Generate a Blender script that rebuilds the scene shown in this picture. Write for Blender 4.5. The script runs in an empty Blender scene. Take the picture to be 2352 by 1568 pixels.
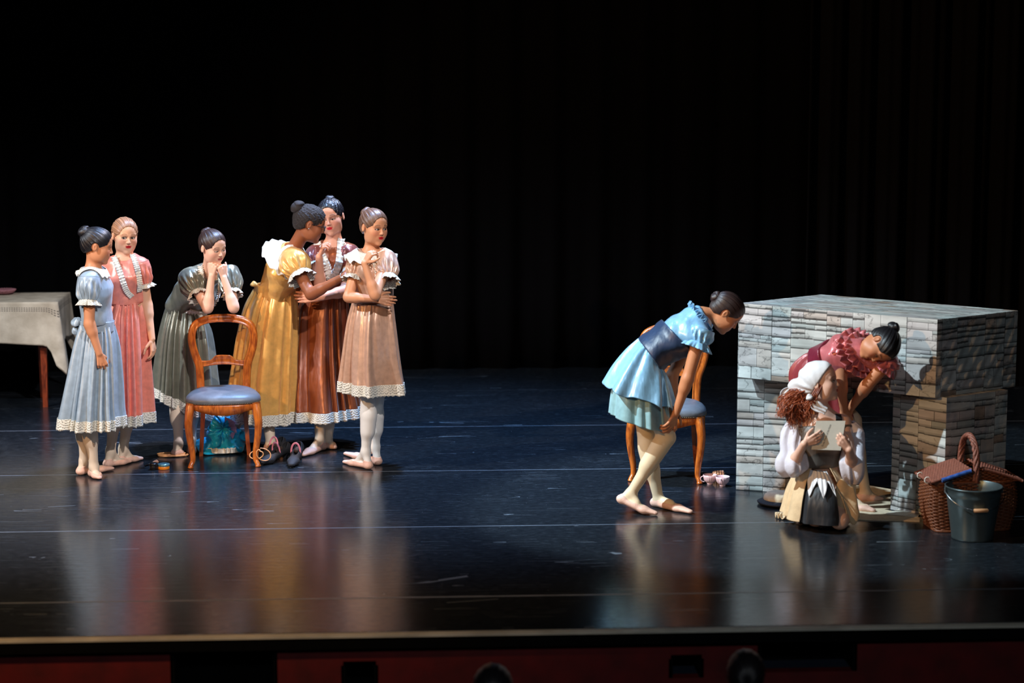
import bpy, bmesh, math, random
import numpy as np
from mathutils import Vector

SC = bpy.context.scene
COL = SC.collection
# ---------------------------------------------------------------- camera
FPX, CAMH, PITCH, YAW = 4800.0, 2.55, math.radians(8.34), math.radians(-3.1)
cam_d = bpy.data.cameras.new('camera'); cam = bpy.data.objects.new('camera', cam_d); COL.objects.link(cam)
cam_d.sensor_width = 36; cam_d.lens = FPX / 2352 * 36; cam_d.clip_end = 100
cam.location = (0, 0, CAMH); cam.rotation_euler = (math.pi / 2 - PITCH, 0, YAW)
SC.camera = cam
cam_d.dof.use_dof = True; cam_d.dof.focus_distance = 12.2; cam_d.dof.aperture_fstop = 1.6
# ---------------------------------------------------------------- light
SC.view_settings.view_transform = 'Standard'; SC.view_settings.look = 'None'
SC.view_settings.gamma = 1; SC.view_settings.use_curve_mapping = False
SC.view_settings.exposure = 0.0
W = bpy.data.worlds.new('world'); SC.world = W; W.use_nodes = True
W.node_tree.nodes['Background'].inputs[0].default_value = (0.25, 0.35, 0.6, 1)
W.node_tree.nodes['Background'].inputs[1].default_value = 0.004

def spot(name, loc, aim, watts, color, angle, blend=0.5, size=0.12, spec=1.0):
    d = bpy.data.lights.new(name, 'SPOT'); d.energy = watts; d.color = color
    d.spot_size = math.radians(angle); d.spot_blend = blend; d.shadow_soft_size = size
    d.specular_factor = spec
    o = bpy.data.objects.new(name, d); COL.objects.link(o); o.location = loc
    o.rotation_euler = (Vector(aim) - Vector(loc)).to_track_quat('-Z', 'Y').to_euler()
    return o

spot('side_spotlight_cool', (-3.6, 9.5, 6.2), (1.62, 11.05, 0.85), 3900, (0.72, 0.90, 1.0), 25, 0.3, .06)
spot('side_spotlight_left_group', (-6.3, 9.2, 5.8), (-1.6, 12.3, 0.8), 2400, (0.82, 0.90, 1.0), 44, 0.7, .08)
spot('back_spotlight_lavender', (1.2, 14.6, 6.4), (-1.7, 12.3, 0.9), 2000, (0.88, 0.84, 1.0), 34, 0.6, .08)
spot('front_spotlight_amber', (-6.2, 4.6, 4.6), (.0, 12.0, 0.75), 1500, (1.0, 0.55, 0.22), 41, 0.5, .08)
spot('front_spotlight_cool', (2.2, 4.2, 6.6), (-1.75, 12.3, 0.9), 2600, (1.0, 0.93, 0.92), 26, 0.8, .08)
spot('top_spotlight_blue', (0.2, 13.2, 6.9), (-0.1, 12.7, 0), 4200, (0.26, 0.52, 1.0), 52, 1.0, .3)
spot('house_light_warm', (0.5, -4.0, 7.0), (0.6, 9.6, 0.3), 800, (0.86, 0.93, 1.0), 32, 1.0, .4)

# ---------------------------------------------------------------- helpers
f32 = np.float32
_R = None
def _camR():
    p, y = math.pi / 2 - PITCH, YAW
    cx, sx, cz, sz = math.cos(p), math.sin(p), math.cos(y), math.sin(y)
    return np.array([[cz, -sz, 0], [sz, cz, 0], [0, 0, 1]]) @ np.array([[1, 0, 0], [0, cx, -sx], [0, sx, cx]])
_R = _camR(); CAMP = np.array([0, 0, CAMH])
def ray(px, py): return _R @ np.array([(px - 1176) / FPX, -(py - 784) / FPX, -1.0])
def PY(px, py, Y):            # point at world depth Y that shows at the given place
    d = ray(px, py); return CAMP + d * (Y / d[1])
def FL(px, py, z=0.0):        # point on the horizontal plane z
    d = ray(px, py); return CAMP + d * ((z - CAMH) / d[2])
def lin(c):
    return tuple(((x / 255) / 12.92 if x / 255 <= .04045 else ((x / 255 + .055) / 1.055) ** 2.4) for x in c)
def nrm(v):
    v = np.asarray(v, float); n = np.linalg.norm(v); return v / n if n > 1e-9 else v

# materials ------------------------------------------------------------
class NT:
    def __init__(s, name):
        s.m = bpy.data.materials.new(name); s.m.use_nodes = True; s.t = s.m.node_tree
        s.b = s.t.nodes['Principled BSDF']; s.out = s.t.nodes['Material Output']
    def n(s, typ, **kw):
        nd = s.t.nodes.new(typ)
        for k, v in kw.items():
            if k.startswith('i_'):
                key = k[2:]; key = int(key) if key.isdigit() else key.replace('_', ' ')
                nd.inputs[key].default_value = v
            else: setattr(nd, k, v)
        return nd
    def l(s, a, b): s.t.links.new(a, b)
    def set(s, **kw):
        for k, v in kw.items(): s.b.inputs[k.replace('_', ' ')].default_value = v
        return s
    def bump(s, h, strength=.3, dist=.01):
        b = s.n('ShaderNodeBump', i_Strength=strength, i_Distance=dist); s.l(h, b.inputs['Height']); s.l(b.outputs[0], s.b.inputs['Normal']); return b
    def ramp(s, src, stops):
        r = s.n('ShaderNodeValToRGB'); e = r.color_ramp.elements
        while len(e) < len(stops): e.new(0.5)
        for el, (p, c) in zip(e, stops): el.position = p; el.color = (*c, 1) if len(c) == 3 else c
        s.l(src, r.inputs[0]); return r

def satin(name, rgb, rough=.40, metal=.12, scale=30, bump=.28, var=.12):
    k = NT(name); c = lin(rgb)
    tc = k.n('ShaderNodeTexCoord'); nz = k.n('ShaderNodeTexNoise', i_Scale=scale, i_Detail=4.0)
    k.l(tc.outputs['Object'], nz.inputs['Vector'])
    r = k.ramp(nz.outputs[0], [(.3, tuple(x * (1 - var) for x in c)), (.7, tuple(min(1, x * (1 + var)) for x in c))])
    k.l(r.outputs[0], k.b.inputs['Base Color'])
    k.set(Roughness=rough, Metallic=metal, Sheen_Weight=.15, Specular_IOR_Level=.6)
    mp = k.n('ShaderNodeMapping'); mp.inputs['Scale'].default_value = (1, 1, .25); k.l(tc.outputs['Object'], mp.inputs[0])
    n2 = k.n('ShaderNodeTexNoise', i_Scale=20.0, i_Detail=2.5); k.l(mp.outputs[0], n2.inputs['Vector'])
    k.bump(n2.outputs[0], bump, .02)
    return k.m

def plain(name, rgb, rough=.6, metal=0.0, bump=0, scale=60, spec=.5, var=.1, alpha=1.0, sheen=0.0):
    k = NT(name); c = lin(rgb)
    tc = k.n('ShaderNodeTexCoord'); nz = k.n('ShaderNodeTexNoise', i_Scale=float(scale), i_Detail=4.0)
    k.l(tc.outputs['Object'], nz.inputs['Vector'])
    r = k.ramp(nz.outputs[0], [(.3, tuple(x * (1 - var) for x in c)), (.7, tuple(min(1, x * (1 + var)) for x in c))])
    k.l(r.outputs[0], k.b.inputs['Base Color'])
    k.set(Roughness=rough, Metallic=metal, Specular_IOR_Level=spec, Alpha=alpha, Sheen_Weight=sheen)
    if bump: k.bump(nz.outputs[0], bump, .01)
    return k.m

def wood(name, rgb, rgb2, rough=.28):
    k = NT(name); tc = k.n('ShaderNodeTexCoord'); mp = k.n('ShaderNodeMapping'); mp.inputs['Scale'].default_value = (9, 9, 2.2)
    k.l(tc.outputs['Object'], mp.inputs[0]); nz = k.n('ShaderNodeTexNoise', i_Scale=5.0, i_Detail=6.0, i_Distortion=1.2); k.l(mp.outputs[0], nz.inputs['Vector'])
    r = k.ramp(nz.outputs[0], [(.3, lin(rgb2)), (.62, lin(rgb))]); k.l(r.outputs[0], k.b.inputs['Base Color'])
    k.set(Roughness=rough, Coat_Weight=.35, Coat_Roughness=.2); k.bump(nz.outputs[0], .08, .01); return k.m

def lace(name, rgb=(232, 228, 214), dark=.35):
    k = NT(name); uv = k.n('ShaderNodeUVMap')
    sx = k.n('ShaderNodeSeparateXYZ'); k.l(uv.outputs[0], sx.inputs[0])
    fr = k.n('ShaderNodeMath', operation='PINGPONG'); fr.inputs[1].default_value = .5
    k.l(sx.outputs[0], fr.inputs[0])
    mu = k.n('ShaderNodeMath', operation='MULTIPLY'); k.l(sx.outputs[1], mu.inputs[0]); mu.inputs[1].default_value = 1.1
    cb = k.n('ShaderNodeCombineXYZ'); k.l(fr.outputs[0], cb.inputs[0]); k.l(mu.outputs[0], cb.inputs[1])
    ln = k.n('ShaderNodeVectorMath', operation='LENGTH'); k.l(cb.outputs[0], ln.inputs[0])
    m2 = k.n('ShaderNodeMath', operation='MULTIPLY'); m2.inputs[1].default_value = 26.0; k.l(ln.outputs['Value'], m2.inputs[0])
    sn = k.n('ShaderNodeMath', operation='SINE'); k.l(m2.outputs[0], sn.inputs[0])
    vo = k.n('ShaderNodeTexVoronoi', i_Scale=9.0); k.l(uv.outputs[0], vo.inputs['Vector'])
    ad = k.n('ShaderNodeMath', operation='MULTIPLY_ADD'); k.l(vo.outputs['Distance'], ad.inputs[0]); ad.inputs[1].default_value = 2.2; k.l(sn.outputs[0], ad.inputs[2])
    c = lin(rgb)
    r = k.ramp(ad.outputs[0], [(.1, tuple(x * dark for x in c)), (.6, c)])
    r.color_ramp.elements[0].position = .15
    k.l(r.outputs[0], k.b.inputs['Base Color']); k.set(Roughness=.8); k.bump(ad.outputs[0], .4, .003)
    return k.m

# mesh ------------------------------------------------------------------
def raw_mesh(name, verts, faces, uv=None, col=None, attrs=None, smooth=True):
    me = bpy.data.meshes.new(name); verts = np.asarray(verts, f32)
    if isinstance(faces, np.ndarray):
        nf, k = faces.shape
        me.vertices.add(len(verts)); me.vertices.foreach_set('co', verts.ravel())
        me.loops.add(nf * k); me.loops.foreach_set('vertex_index', faces.astype(np.int32).ravel())
        me.polygons.add(nf); me.polygons.foreach_set('loop_start', np.arange(0, nf * k, k, dtype=np.int32))
        me.polygons.foreach_set('loop_total', np.full(nf, k, np.int32))
        me.update(calc_edges=True)
    else:
        me.from_pydata([tuple(v) for v in verts.tolist()], [], faces); me.update()
    li = np.zeros(len(me.loops), np.int32); me.loops.foreach_get('vertex_index', li)
    if uv is not None:
        l = me.uv_layers.new(name='UVMap'); l.data.foreach_set('uv', np.asarray(uv, f32)[li].ravel())
    if col is not None:
        a = me.color_attributes.new('Col', 'FLOAT_COLOR', 'POINT'); c4 = np.ones((len(verts), 4), f32); c4[:, :3] = col
        a.data.foreach_set('color', c4.ravel())
    if attrs:
        for k_, v in attrs.items():
            a = me.attributes.new(k_, 'FLOAT', 'POINT'); a.data.foreach_set('value', np.asarray(v, f32).ravel())
    if smooth: me.polygons.foreach_set('use_smooth', np.ones(len(me.polygons), bool))
    me.validate(); return me

ORG = {}
def thing(name, label, cat, loc, group=None):
    o = bpy.data.objects.new(name, None); COL.objects.link(o); o.location = tuple(loc); o.empty_display_size = .1
    o['label'] = label; o['category'] = cat
    if group: o['group'] = group
    ORG[o.name] = np.array(loc, float); return o
def obj(name, verts, faces, mat, parent=None, label=None, smooth=True, **kw):
    """verts in world coordinates"""
    verts = np.asarray(verts, float)
    org = ORG[parent.name] if parent is not None and parent.name in ORG else np.zeros(3)
    me = raw_mesh(name, verts - org, faces, smooth=smooth, **kw)
    o = bpy.data.objects.new(name, me); COL.objects.link(o)
    if mat: me.materials.append(mat)
    if parent is not None: o.parent = parent
    ORG[o.name] = org
    if label: o['label'] = label
    return o
def solo(name, verts, faces, mat, label, cat, loc, group=None, **kw):
    """a thing that is one mesh, origin at loc"""
    loc = np.array(loc, float); o = obj(name, np.asarray(verts, float) - loc, faces, mat, **kw); o.location = tuple(loc); ORG[o.name] = loc
    o['label'] = label; o['category'] = cat
    if group: o['group'] = group
    return o
def solidify(o, t=.002):
    m = o.modifiers.new('thick', 'SOLIDIFY'); m.thickness = t; m.offset = 0; return o

def gridfaces(nu, nv, cu=False, cv=False, off=0):
    I = np.arange(nu if cu else nu - 1); J = np.arange(nv if cv else nv - 1)
    i, j = np.meshgrid(I, J, indexing='ij'); i2 = (i + 1) % nu; j2 = (j + 1) % nv
    return np.stack([i * nv + j, i2 * nv + j, i2 * nv + j2, i * nv + j2], -1).reshape(-1, 4) + off

class MB:                    # collects pieces into one mesh
    def __init__(s): s.v = []; s.f = []; s.n = 0
    def add(s, v, f):
        v = np.asarray(v, float); s.v.append(v)
        for q in (f.tolist() if isinstance(f, np.ndarray) else f): s.f.append([x + s.n for x in q])
        s.n += len(v); return s
    def box(s, c, d, R=None):
        c = np.array(c, float); h = np.array(d, float) / 2
        v = np.array([[x, y, z] for x in (-1, 1) for y in (-1, 1) for z in (-1, 1)]) * h
        if R is not None: v = v @ np.array(R).T
        return s.add(v + c, [[0, 1, 3, 2], [4, 6, 7, 5], [0, 4, 5, 1], [2, 3, 7, 6], [0, 2, 6, 4], [1, 5, 7, 3]])
    def tube(s, pts, r, n=8, closed=False, up=(0, 0, 1), flat=1.0, cap=True):
        v, f = tube(pts, r, n, closed, up, flat, cap); return s.add(v, f)
    def build(s, name, mat, parent=None, **kw):
        return obj(name, np.concatenate(s.v), s.f, mat, parent, **kw)
    def data(s): return np.concatenate(s.v), s.f

def tube(pts, r, n=8, closed=False, up=(0, 0, 1), flat=1.0, cap=True):
    P = np.asarray(pts, float); m = len(P); r = np.broadcast_to(np.asarray(r, float), (m,))
    T = np.roll(P, -1, 0) - np.roll(P, 1, 0) if closed else np.gradient(P, axis=0)
    T /= np.linalg.norm(T, axis=1)[:, None] + 1e-12
    U = np.zeros_like(P); u = np.array(up, float)
    for i in range(m):
        w = u - T[i] * np.dot(u, T[i])
        if np.linalg.norm(w) < 1e-4: w = np.cross(T[i], [1, 0.1, 0.03])
        U[i] = nrm(w)
        if up is None or True: u = U[i] if i and np.dot(U[i], u) < 0 else u
    V = np.cross(T, U)
    a = np.linspace(0, 2 * np.pi, n, endpoint=False)
    v = P[:, None] + r[:, None, None] * (np.cos(a)[None, :, None] * U[:, None] * flat + np.sin(a)[None, :, None] * V[:, None])
    f = gridfaces(m, n, closed, True).tolist()
    if cap and not closed:
        f.append(list(range(n))[::-1]); f.append([(m - 1) * n + i for i in range(n)])
    return v.reshape(-1, 3), f

def crom(P, n):              # Catmull-Rom resample of control rows to n rows
    P = np.asarray(P, float); m = len(P); sh = P.shape[1:]
    Q = P.reshape(m, -1); Q = np.vstack([2 * Q[0] - Q[1], Q, 2 * Q[-1] - Q[-2]])
    t = np.linspace(0, m - 1, n); i = np.minimum(t.astype(int), m - 2); u = (t - i)[:, None]
    a, b, c, d = Q[i], Q[i + 1], Q[i + 2], Q[i + 3]
    R = .5 * ((2 * b) + (-a + c) * u + (2 * a - 5 * b + 4 * c - d) * u ** 2 + (-a + 3 * b - 3 * c + d) * u ** 3)
    return R.reshape((n,) + sh)
def lathe(prof, n=40, c=(0, 0, 0), close=False):
    prof = np.array(prof, float); a = np.linspace(0, 2 * np.pi, n, endpoint=False)
    v = np.stack([prof[:, 0][:, None] * np.cos(a), prof[:, 0][:, None] * np.sin(a), np.repeat(prof[:, 1][:, None], n, 1)], -1) + np.array(c)
    return v.reshape(-1, 3), gridfaces(len(prof), n, False, True)
def rotz(v, a, c=(0, 0, 0)):
    c = np.array(c); v = np.asarray(v, float) - c; ca, sa = math.cos(a), math.sin(a)
    return v @ np.array([[ca, sa, 0], [-sa, ca, 0], [0, 0, 1]]) + c

def vnoise(x, y, seed=0):    # smooth value noise
    rs = np.random.RandomState(seed); L = rs.rand(256, 256)
    xi, yi = np.floor(x).astype(int), np.floor(y).astype(int); u, v = x - xi, y - yi
    u = u * u * (3 - 2 * u); v = v * v * (3 - 2 * v)
    g = lambda i, j: L[i & 255, j & 255]
    return (g(xi, yi) * (1 - u) + g(xi + 1, yi) * u) * (1 - v) + (g(xi, yi + 1) * (1 - u) + g(xi + 1, yi + 1) * u) * v
def fbm(x, y, seed=0, o=4):
    s = 0; a = .5
    for i in range(o): s = s + a * vnoise(x * 2 ** i, y * 2 ** i, seed + i); a *= .5
    return s
# ---------------------------------------------------------------- implicit-surface modelling
def cap(a, b, ra, rb=None, k=.012, axis=None, ratio=1.0, g='body', sub=False):
    return dict(t='cap', a=np.array(a, float), b=np.array(b, float), ra=ra, rb=ra if rb is None else rb, k=k,
                axis=None if axis is None else nrm(axis), ratio=ratio, g=g, sub=sub)
def ell(c, M, r, k=.012, g='body', sub=False):    # M rows = axes
    return dict(t='ell', c=np.array(c, float), M=np.array(M, float), r=np.array(r, float), k=k, g=g, sub=sub)
def pd(p, X, Y, Z):
    if p['t'] == 'cap':
        a, b = p['a'], p['b']; ab = b - a
        x, y, z = X - a[0], Y - a[1], Z - a[2]
        if p['axis'] is not None:
            n = p['axis']; s = 1 / p['ratio'] - 1
            w = (x * n[0] + y * n[1] + z * n[2]) * s; x = x + w * n[0]; y = y + w * n[1]; z = z + w * n[2]
            ab = ab + n * np.dot(ab, n) * s
        L = float(ab @ ab) + 1e-12
        t = np.clip((x * ab[0] + y * ab[1] + z * ab[2]) / L, 0, 1)
        d = np.sqrt((x - t * ab[0]) ** 2 + (y - t * ab[1]) ** 2 + (z - t * ab[2]) ** 2) - (p['ra'] + t * (p['rb'] - p['ra']))
        return d * (.5 + .5 * min(1, p['ratio'])) if p['axis'] is not None else d
    c, M, r = p['c'], p['M'], p['r']; x, y, z = X - c[0], Y - c[1], Z - c[2]
    q = [(M[i, 0] * x + M[i, 1] * y + M[i, 2] * z) for i in range(3)]
    k0 = np.sqrt(sum((q[i] / r[i]) ** 2 for i in range(3))); k1 = np.sqrt(sum((q[i] / r[i] ** 2) ** 2 for i in range(3))) + 1e-9
    return k0 * (k0 - 1) / k1
def pbox(p, m):
    if p['t'] == 'cap':
        a, b, ra, rb = p['a'], p['b'], p['ra'], p['rb']
        return np.minimum(a - ra, b - rb) - m, np.maximum(a + ra, b + rb) + m
    R = np.sqrt(((p['M'].T * p['r']) ** 2).sum(1)); return p['c'] - R - m, p['c'] + R + m
def smin(F, d, k):
    h = np.maximum(k - np.abs(F - d), 0) / k; return np.minimum(F, d) - h * h * k * .25
def comb(F, d, p):
    return -smin(-F, d, p['k']) if p['sub'] else smin(F, d, p['k'])
FAR = .05
def axis_(lo, hi, hc, fine):
    out = [lo]; x = lo
    while x < hi:
        h = hc
        for a, b, hf in fine:
            if a <= x <= b: h = min(h, hf)
        x += h; out.append(x)
    return np.array(out, f32)
def field(prims, xs, ys, zs):
    F = np.full((len(xs), len(ys), len(zs)), FAR, f32)
    for p in prims:
        lo, hi = pbox(p, p['k'] + .02)
        s = [slice(max(0, np.searchsorted(A, l) - 1), np.searchsorted(A, h) + 1) for A, l, h in zip((xs, ys, zs), lo, hi)]
        if any(q.stop - q.start < 1 for q in s): continue
        d = pd(p, xs[s[0], None, None], ys[None, s[1], None], zs[None, None, s[2]]).astype(f32)
        F[s[0], s[1], s[2]] = comb(F[s[0], s[1], s[2]], d, p)
    return F
def pt_field(prims, V):
    F = np.full(len(V), FAR); X, Y, Z = V[:, 0], V[:, 1], V[:, 2]
    for p in prims: F = comb(F, pd(p, X, Y, Z), p)
    return F
def nets(xs, ys, zs, F):
    nx, ny, nz = F.shape; I = F < 0
    cnt = np.zeros((nx - 1, ny - 1, nz - 1), np.uint8)
    for a in (0, 1):
        for b in (0, 1):
            for c in (0, 1): cnt += I[a:nx - 1 + a, b:ny - 1 + b, c:nz - 1 + c]
    act = np.argwhere((cnt > 0) & (cnt < 8)); i, j, k = act.T
    idx = np.full(cnt.shape, -1, np.int32); idx[i, j, k] = np.arange(len(act))
    P = np.zeros((len(act), 3)); N = np.zeros(len(act)); A = (xs, ys, zs)
    for ax in range(3):
        o = [q for q in range(3) if q != ax]
        for u in (0, 1):
            for v in (0, 1):
                d0 = np.zeros(3, int); d0[o[0]] = u; d0[o[1]] = v; d1 = d0.copy(); d1[ax] = 1
                f0 = F[i + d0[0], j + d0[1], k + d0[2]]; f1 = F[i + d1[0], j + d1[1], k + d1[2]]
                m = (f0 < 0) != (f1 < 0); t = np.where(m, f0 / np.where(m, f0 - f1, 1), 0)
                pos = [A[q][act[:, q] + d0[q]].astype(float) for q in range(3)]
                pos[ax] = pos[ax] + t * (A[ax][np.minimum(act[:, ax] + 1, len(A[ax]) - 1)] - A[ax][act[:, ax]])
                P += np.stack(pos, 1) * m[:, None]; N += m
    P /= np.maximum(N, 1)[:, None]
    Q = []
    def quads(ax):
        sl0 = [slice(1, n - 1) for n in (nx, ny, nz)]; sl1 = list(sl0)
        sl0[ax] = slice(0, (nx, ny, nz)[ax] - 1); sl1[ax] = slice(1, (nx, ny, nz)[ax])
        a, b = I[tuple(sl0)], I[tuple(sl1)]
        e = np.argwhere(a != b); fl = a[tuple(e.T)]
        off = np.ones(3, int); off[ax] = 0; e = e + off
        o = [(ax + 1) % 3, (ax + 2) % 3]
        c = []
        for u, v in ((-1, -1), (0, -1), (0, 0), (-1, 0)):
            q = e.copy(); q[:, o[0]] += u; q[:, o[1]] += v; c.append(idx[tuple(q.T)])
        q = np.stack(c, 1); q[~fl] = q[~fl][:, ::-1]; Q.append(q)
    for ax in range(3): quads(ax)
    Q = np.concatenate(Q); Q = Q[(Q >= 0).all(1)]
    return P, Q
def sculpt(prims, h=.006, fine=(), clip=None, off=0.0, wr=None, pad=.02):
    L = [pbox(p, 0) for p in prims if not p['sub']]
    lo = np.min([l for l, _ in L], 0) - pad - off; hi = np.max([u for _, u in L], 0) + pad + off
    ax = [axis_(lo[q], hi[q], h, [(c[q] - r[q], c[q] + r[q], hf) for c, r, hf in fine]) for q in range(3)]
    F = field(prims, *ax) - off
    X, Y, Z = ax[0][:, None, None], ax[1][None, :, None], ax[2][None, None, :]
    if wr is not None: F = F + wr(X, Y, Z).astype(f32)
    if clip:
        for c in clip:
            d = c(X, Y, Z).astype(f32); F = -smin(-F, -d, .004)
    return nets(*ax, F)
def half(p, n):              # keeps the side the normal points away from
    p, n = np.array(p, float), nrm(n)
    return lambda X, Y, Z: (X - p[0]) * n[0] + (Y - p[1]) * n[1] + (Z - p[2]) * n[2]
def ballcut(c, r):           # removes a ball
    return lambda X, Y, Z: r - np.sqrt((X - c[0]) ** 2 + (Y - c[1]) ** 2 + (Z - c[2]) ** 2)
def hit(prims, px, py, off=0.0, y0=8.5, y1=15.0):
    """first point of the surface seen at that place, with its normal"""
    d = ray(px, py); lo, hi = 1e9, -1e9
    ts = np.linspace(y0, y1, 1600) / d[1]; V = CAMP + ts[:, None] * d
    F = pt_field(prims, V) - off; w = np.where(F < 0)[0]
    if len(w): t = ts[w[0]]
    else: t = ts[np.argmin(F)]
    p = CAMP + t * d; e = .004
    g = np.array([pt_field(prims, (p + np.eye(3)[q] * e)[None])[0] - pt_field(prims, (p - np.eye(3)[q] * e)[None])[0] for q in range(3)])
    return p, nrm(g)

# ---------------------------------------------------------------- head
def head_frame(yaw, pitch, roll=0):
    y, p, r = map(math.radians, (yaw, pitch, roll))
    f = np.array([math.sin(y) * math.cos(p), -math.cos(y) * math.cos(p), -math.sin(p)])
    up = np.array([math.sin(y) * math.sin(p), -math.cos(y) * math.sin(p), math.cos(p)])
    x = np.cross(up, f)                                   # the person's left
    up2 = up * math.cos(r) + x * math.sin(r); x2 = np.cross(up2, f)
    return np.array([x2, f, up2])
def frame_from(fwd, up):
    f = nrm(fwd); up = np.array(up, float); up = nrm(up - f * (up @ f)); return np.array([np.cross(up, f), f, up])
def head_prims(c, M, s):
    c = np.array(c, float); P = []
    W = lambda q: c + (np.array(q) * s) @ M
    E = lambda q, r, k=.06, sub=False: P.append(ell(W(q), M, np.array(r) * s, k * s, 'head', sub))
    C = lambda a, b, ra, rb, k=.05, sub=False: P.append(cap(W(a), W(b), ra * s, rb * s, k * s, g='head', sub=sub))
    E((0, -.07, .12), (.335, .42, .37)); E((0, .11, .16), (.285, .275, .28), .08)
    E((0, .10, -.14), (.265, .27, .33), .1)
    E((0, .16, -.305), (.175, .185, .165), .12); E((0, .29, -.425), (.07, .07, .06), .08)
    for x in (-1, 1):
        E((x * .155, .215, -.13), (.12, .125, .13), .12)
        E((x * .19, .05, -.30), (.07, .15, .12), .12)
        E((x * .125, .405, .005), (.088, .07, .05), .05, True)
        E((x * .122, .272, -.005), (.078, .088, .065), .02)
        C((x * .05, .345, .075), (x * .19, .30, .085), .035, .025, .06)
        E((x * .038, .385, -.137), (.027, .036, .024), .025)
        Me = M
        E((x * .345, -.04, -.03), (.026, .065, .105), .02); E((x * .375, -.025, -.02), (.02, .035, .06), .02, True)
    C((0, .35, .05), (0, .430, -.122), .024, .031, .045)
    E((0, .33, -.25), (.115, .045, .07), .06)
    E((0, .360, -.232), (.098, .030, .017), .02); E((0, .354, -.272), (.078, .032, .022), .02)
    C((-.085, .385, -.251), (.085, .385, -.251), .005, .005, .012, True)
    return P
def paint_head(V, c, M, s, col, skin, lip=(170, 35, 40), brow=(60, 40, 30), iris=(50, 32, 22), gaze=(0, 0), lid=0.0, blush=.25):
    q = ((V - c) @ M.T) / s; x, y, z = q.T; ax = np.abs(x); sg = np.sign(x)
    front = (y > .16) & (np.abs(z) < .6)
    skin = np.array(lin(skin))
    def mix(m, rgb, a=1.0):
        m = np.clip(m, 0, 1)[:, None] * a * front[:, None]; col[:] = col * (1 - m) + np.array(lin(rgb)) * m
    ss = lambda a, b, v: np.clip((v - a) / (b - a), 0, 1)
    mix(1 - ss(.6, 1.3, np.hypot((ax - .17) / .10, (z + .13) / .09)), (205, 90, 75), blush)
    mix(1 - ss(.9, 1.25, np.hypot((ax - .125) / .085, (z - .03) / .055)), (95, 60, 50), .35)
    # eyes
    ez = -.005; h = .030 * (1 - lid)
    e = np.hypot((ax - .124) / .062, (z - (ez - .030 * lid)) / h)
    mix(1 - ss(.85, 1.05, e), (196, 184, 174))
    ir = np.hypot(x - sg * .124 - gaze[0], (z - ez - gaze[1] + .02 * lid)); inn = (e < 1.0)
    mix((1 - ss(.026, .033, ir)) * inn, iris); mix((1 - ss(.012, .018, ir)) * inn, (8, 6, 6))
    rim = (np.abs(e - 1.05) < .22) * (z > ez - .030 * lid - .004)
    mix(rim * 1.0, (22, 14, 12), .95)
    mix((np.abs(e - 1.1) < .14) * (z < ez) * 1.0, (80, 45, 40), .5)
    # brows
    bz = .098 + .014 * np.sin((ax - .05) / .16 * np.pi) - .02 * ss(.15, .22, ax)
    mix((1 - ss(.007, .017, np.abs(z - bz))) * (ax > .06) * (ax < .205), brow, .72)
    # lips, nostrils
    up = np.hypot(x / .095, (z + .233 - .004 * np.cos(x * 70)) / .021); lo = np.hypot(x / .082, (z + .268) / .026)
    mix((1 - ss(.85, 1.1, np.minimum(up, lo))) * (y > .24), lip)
    mix((1 - ss(.5, 1.1, np.hypot(x / .085, (z + .252) / .006))) * (y > .28), (60, 12, 14), .8)
    mix((1 - ss(.7, 1.2, np.hypot((ax - .028) / .016, (z + .168) / .012))) * (y > .3), (70, 30, 24), .8)
    return col
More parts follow.
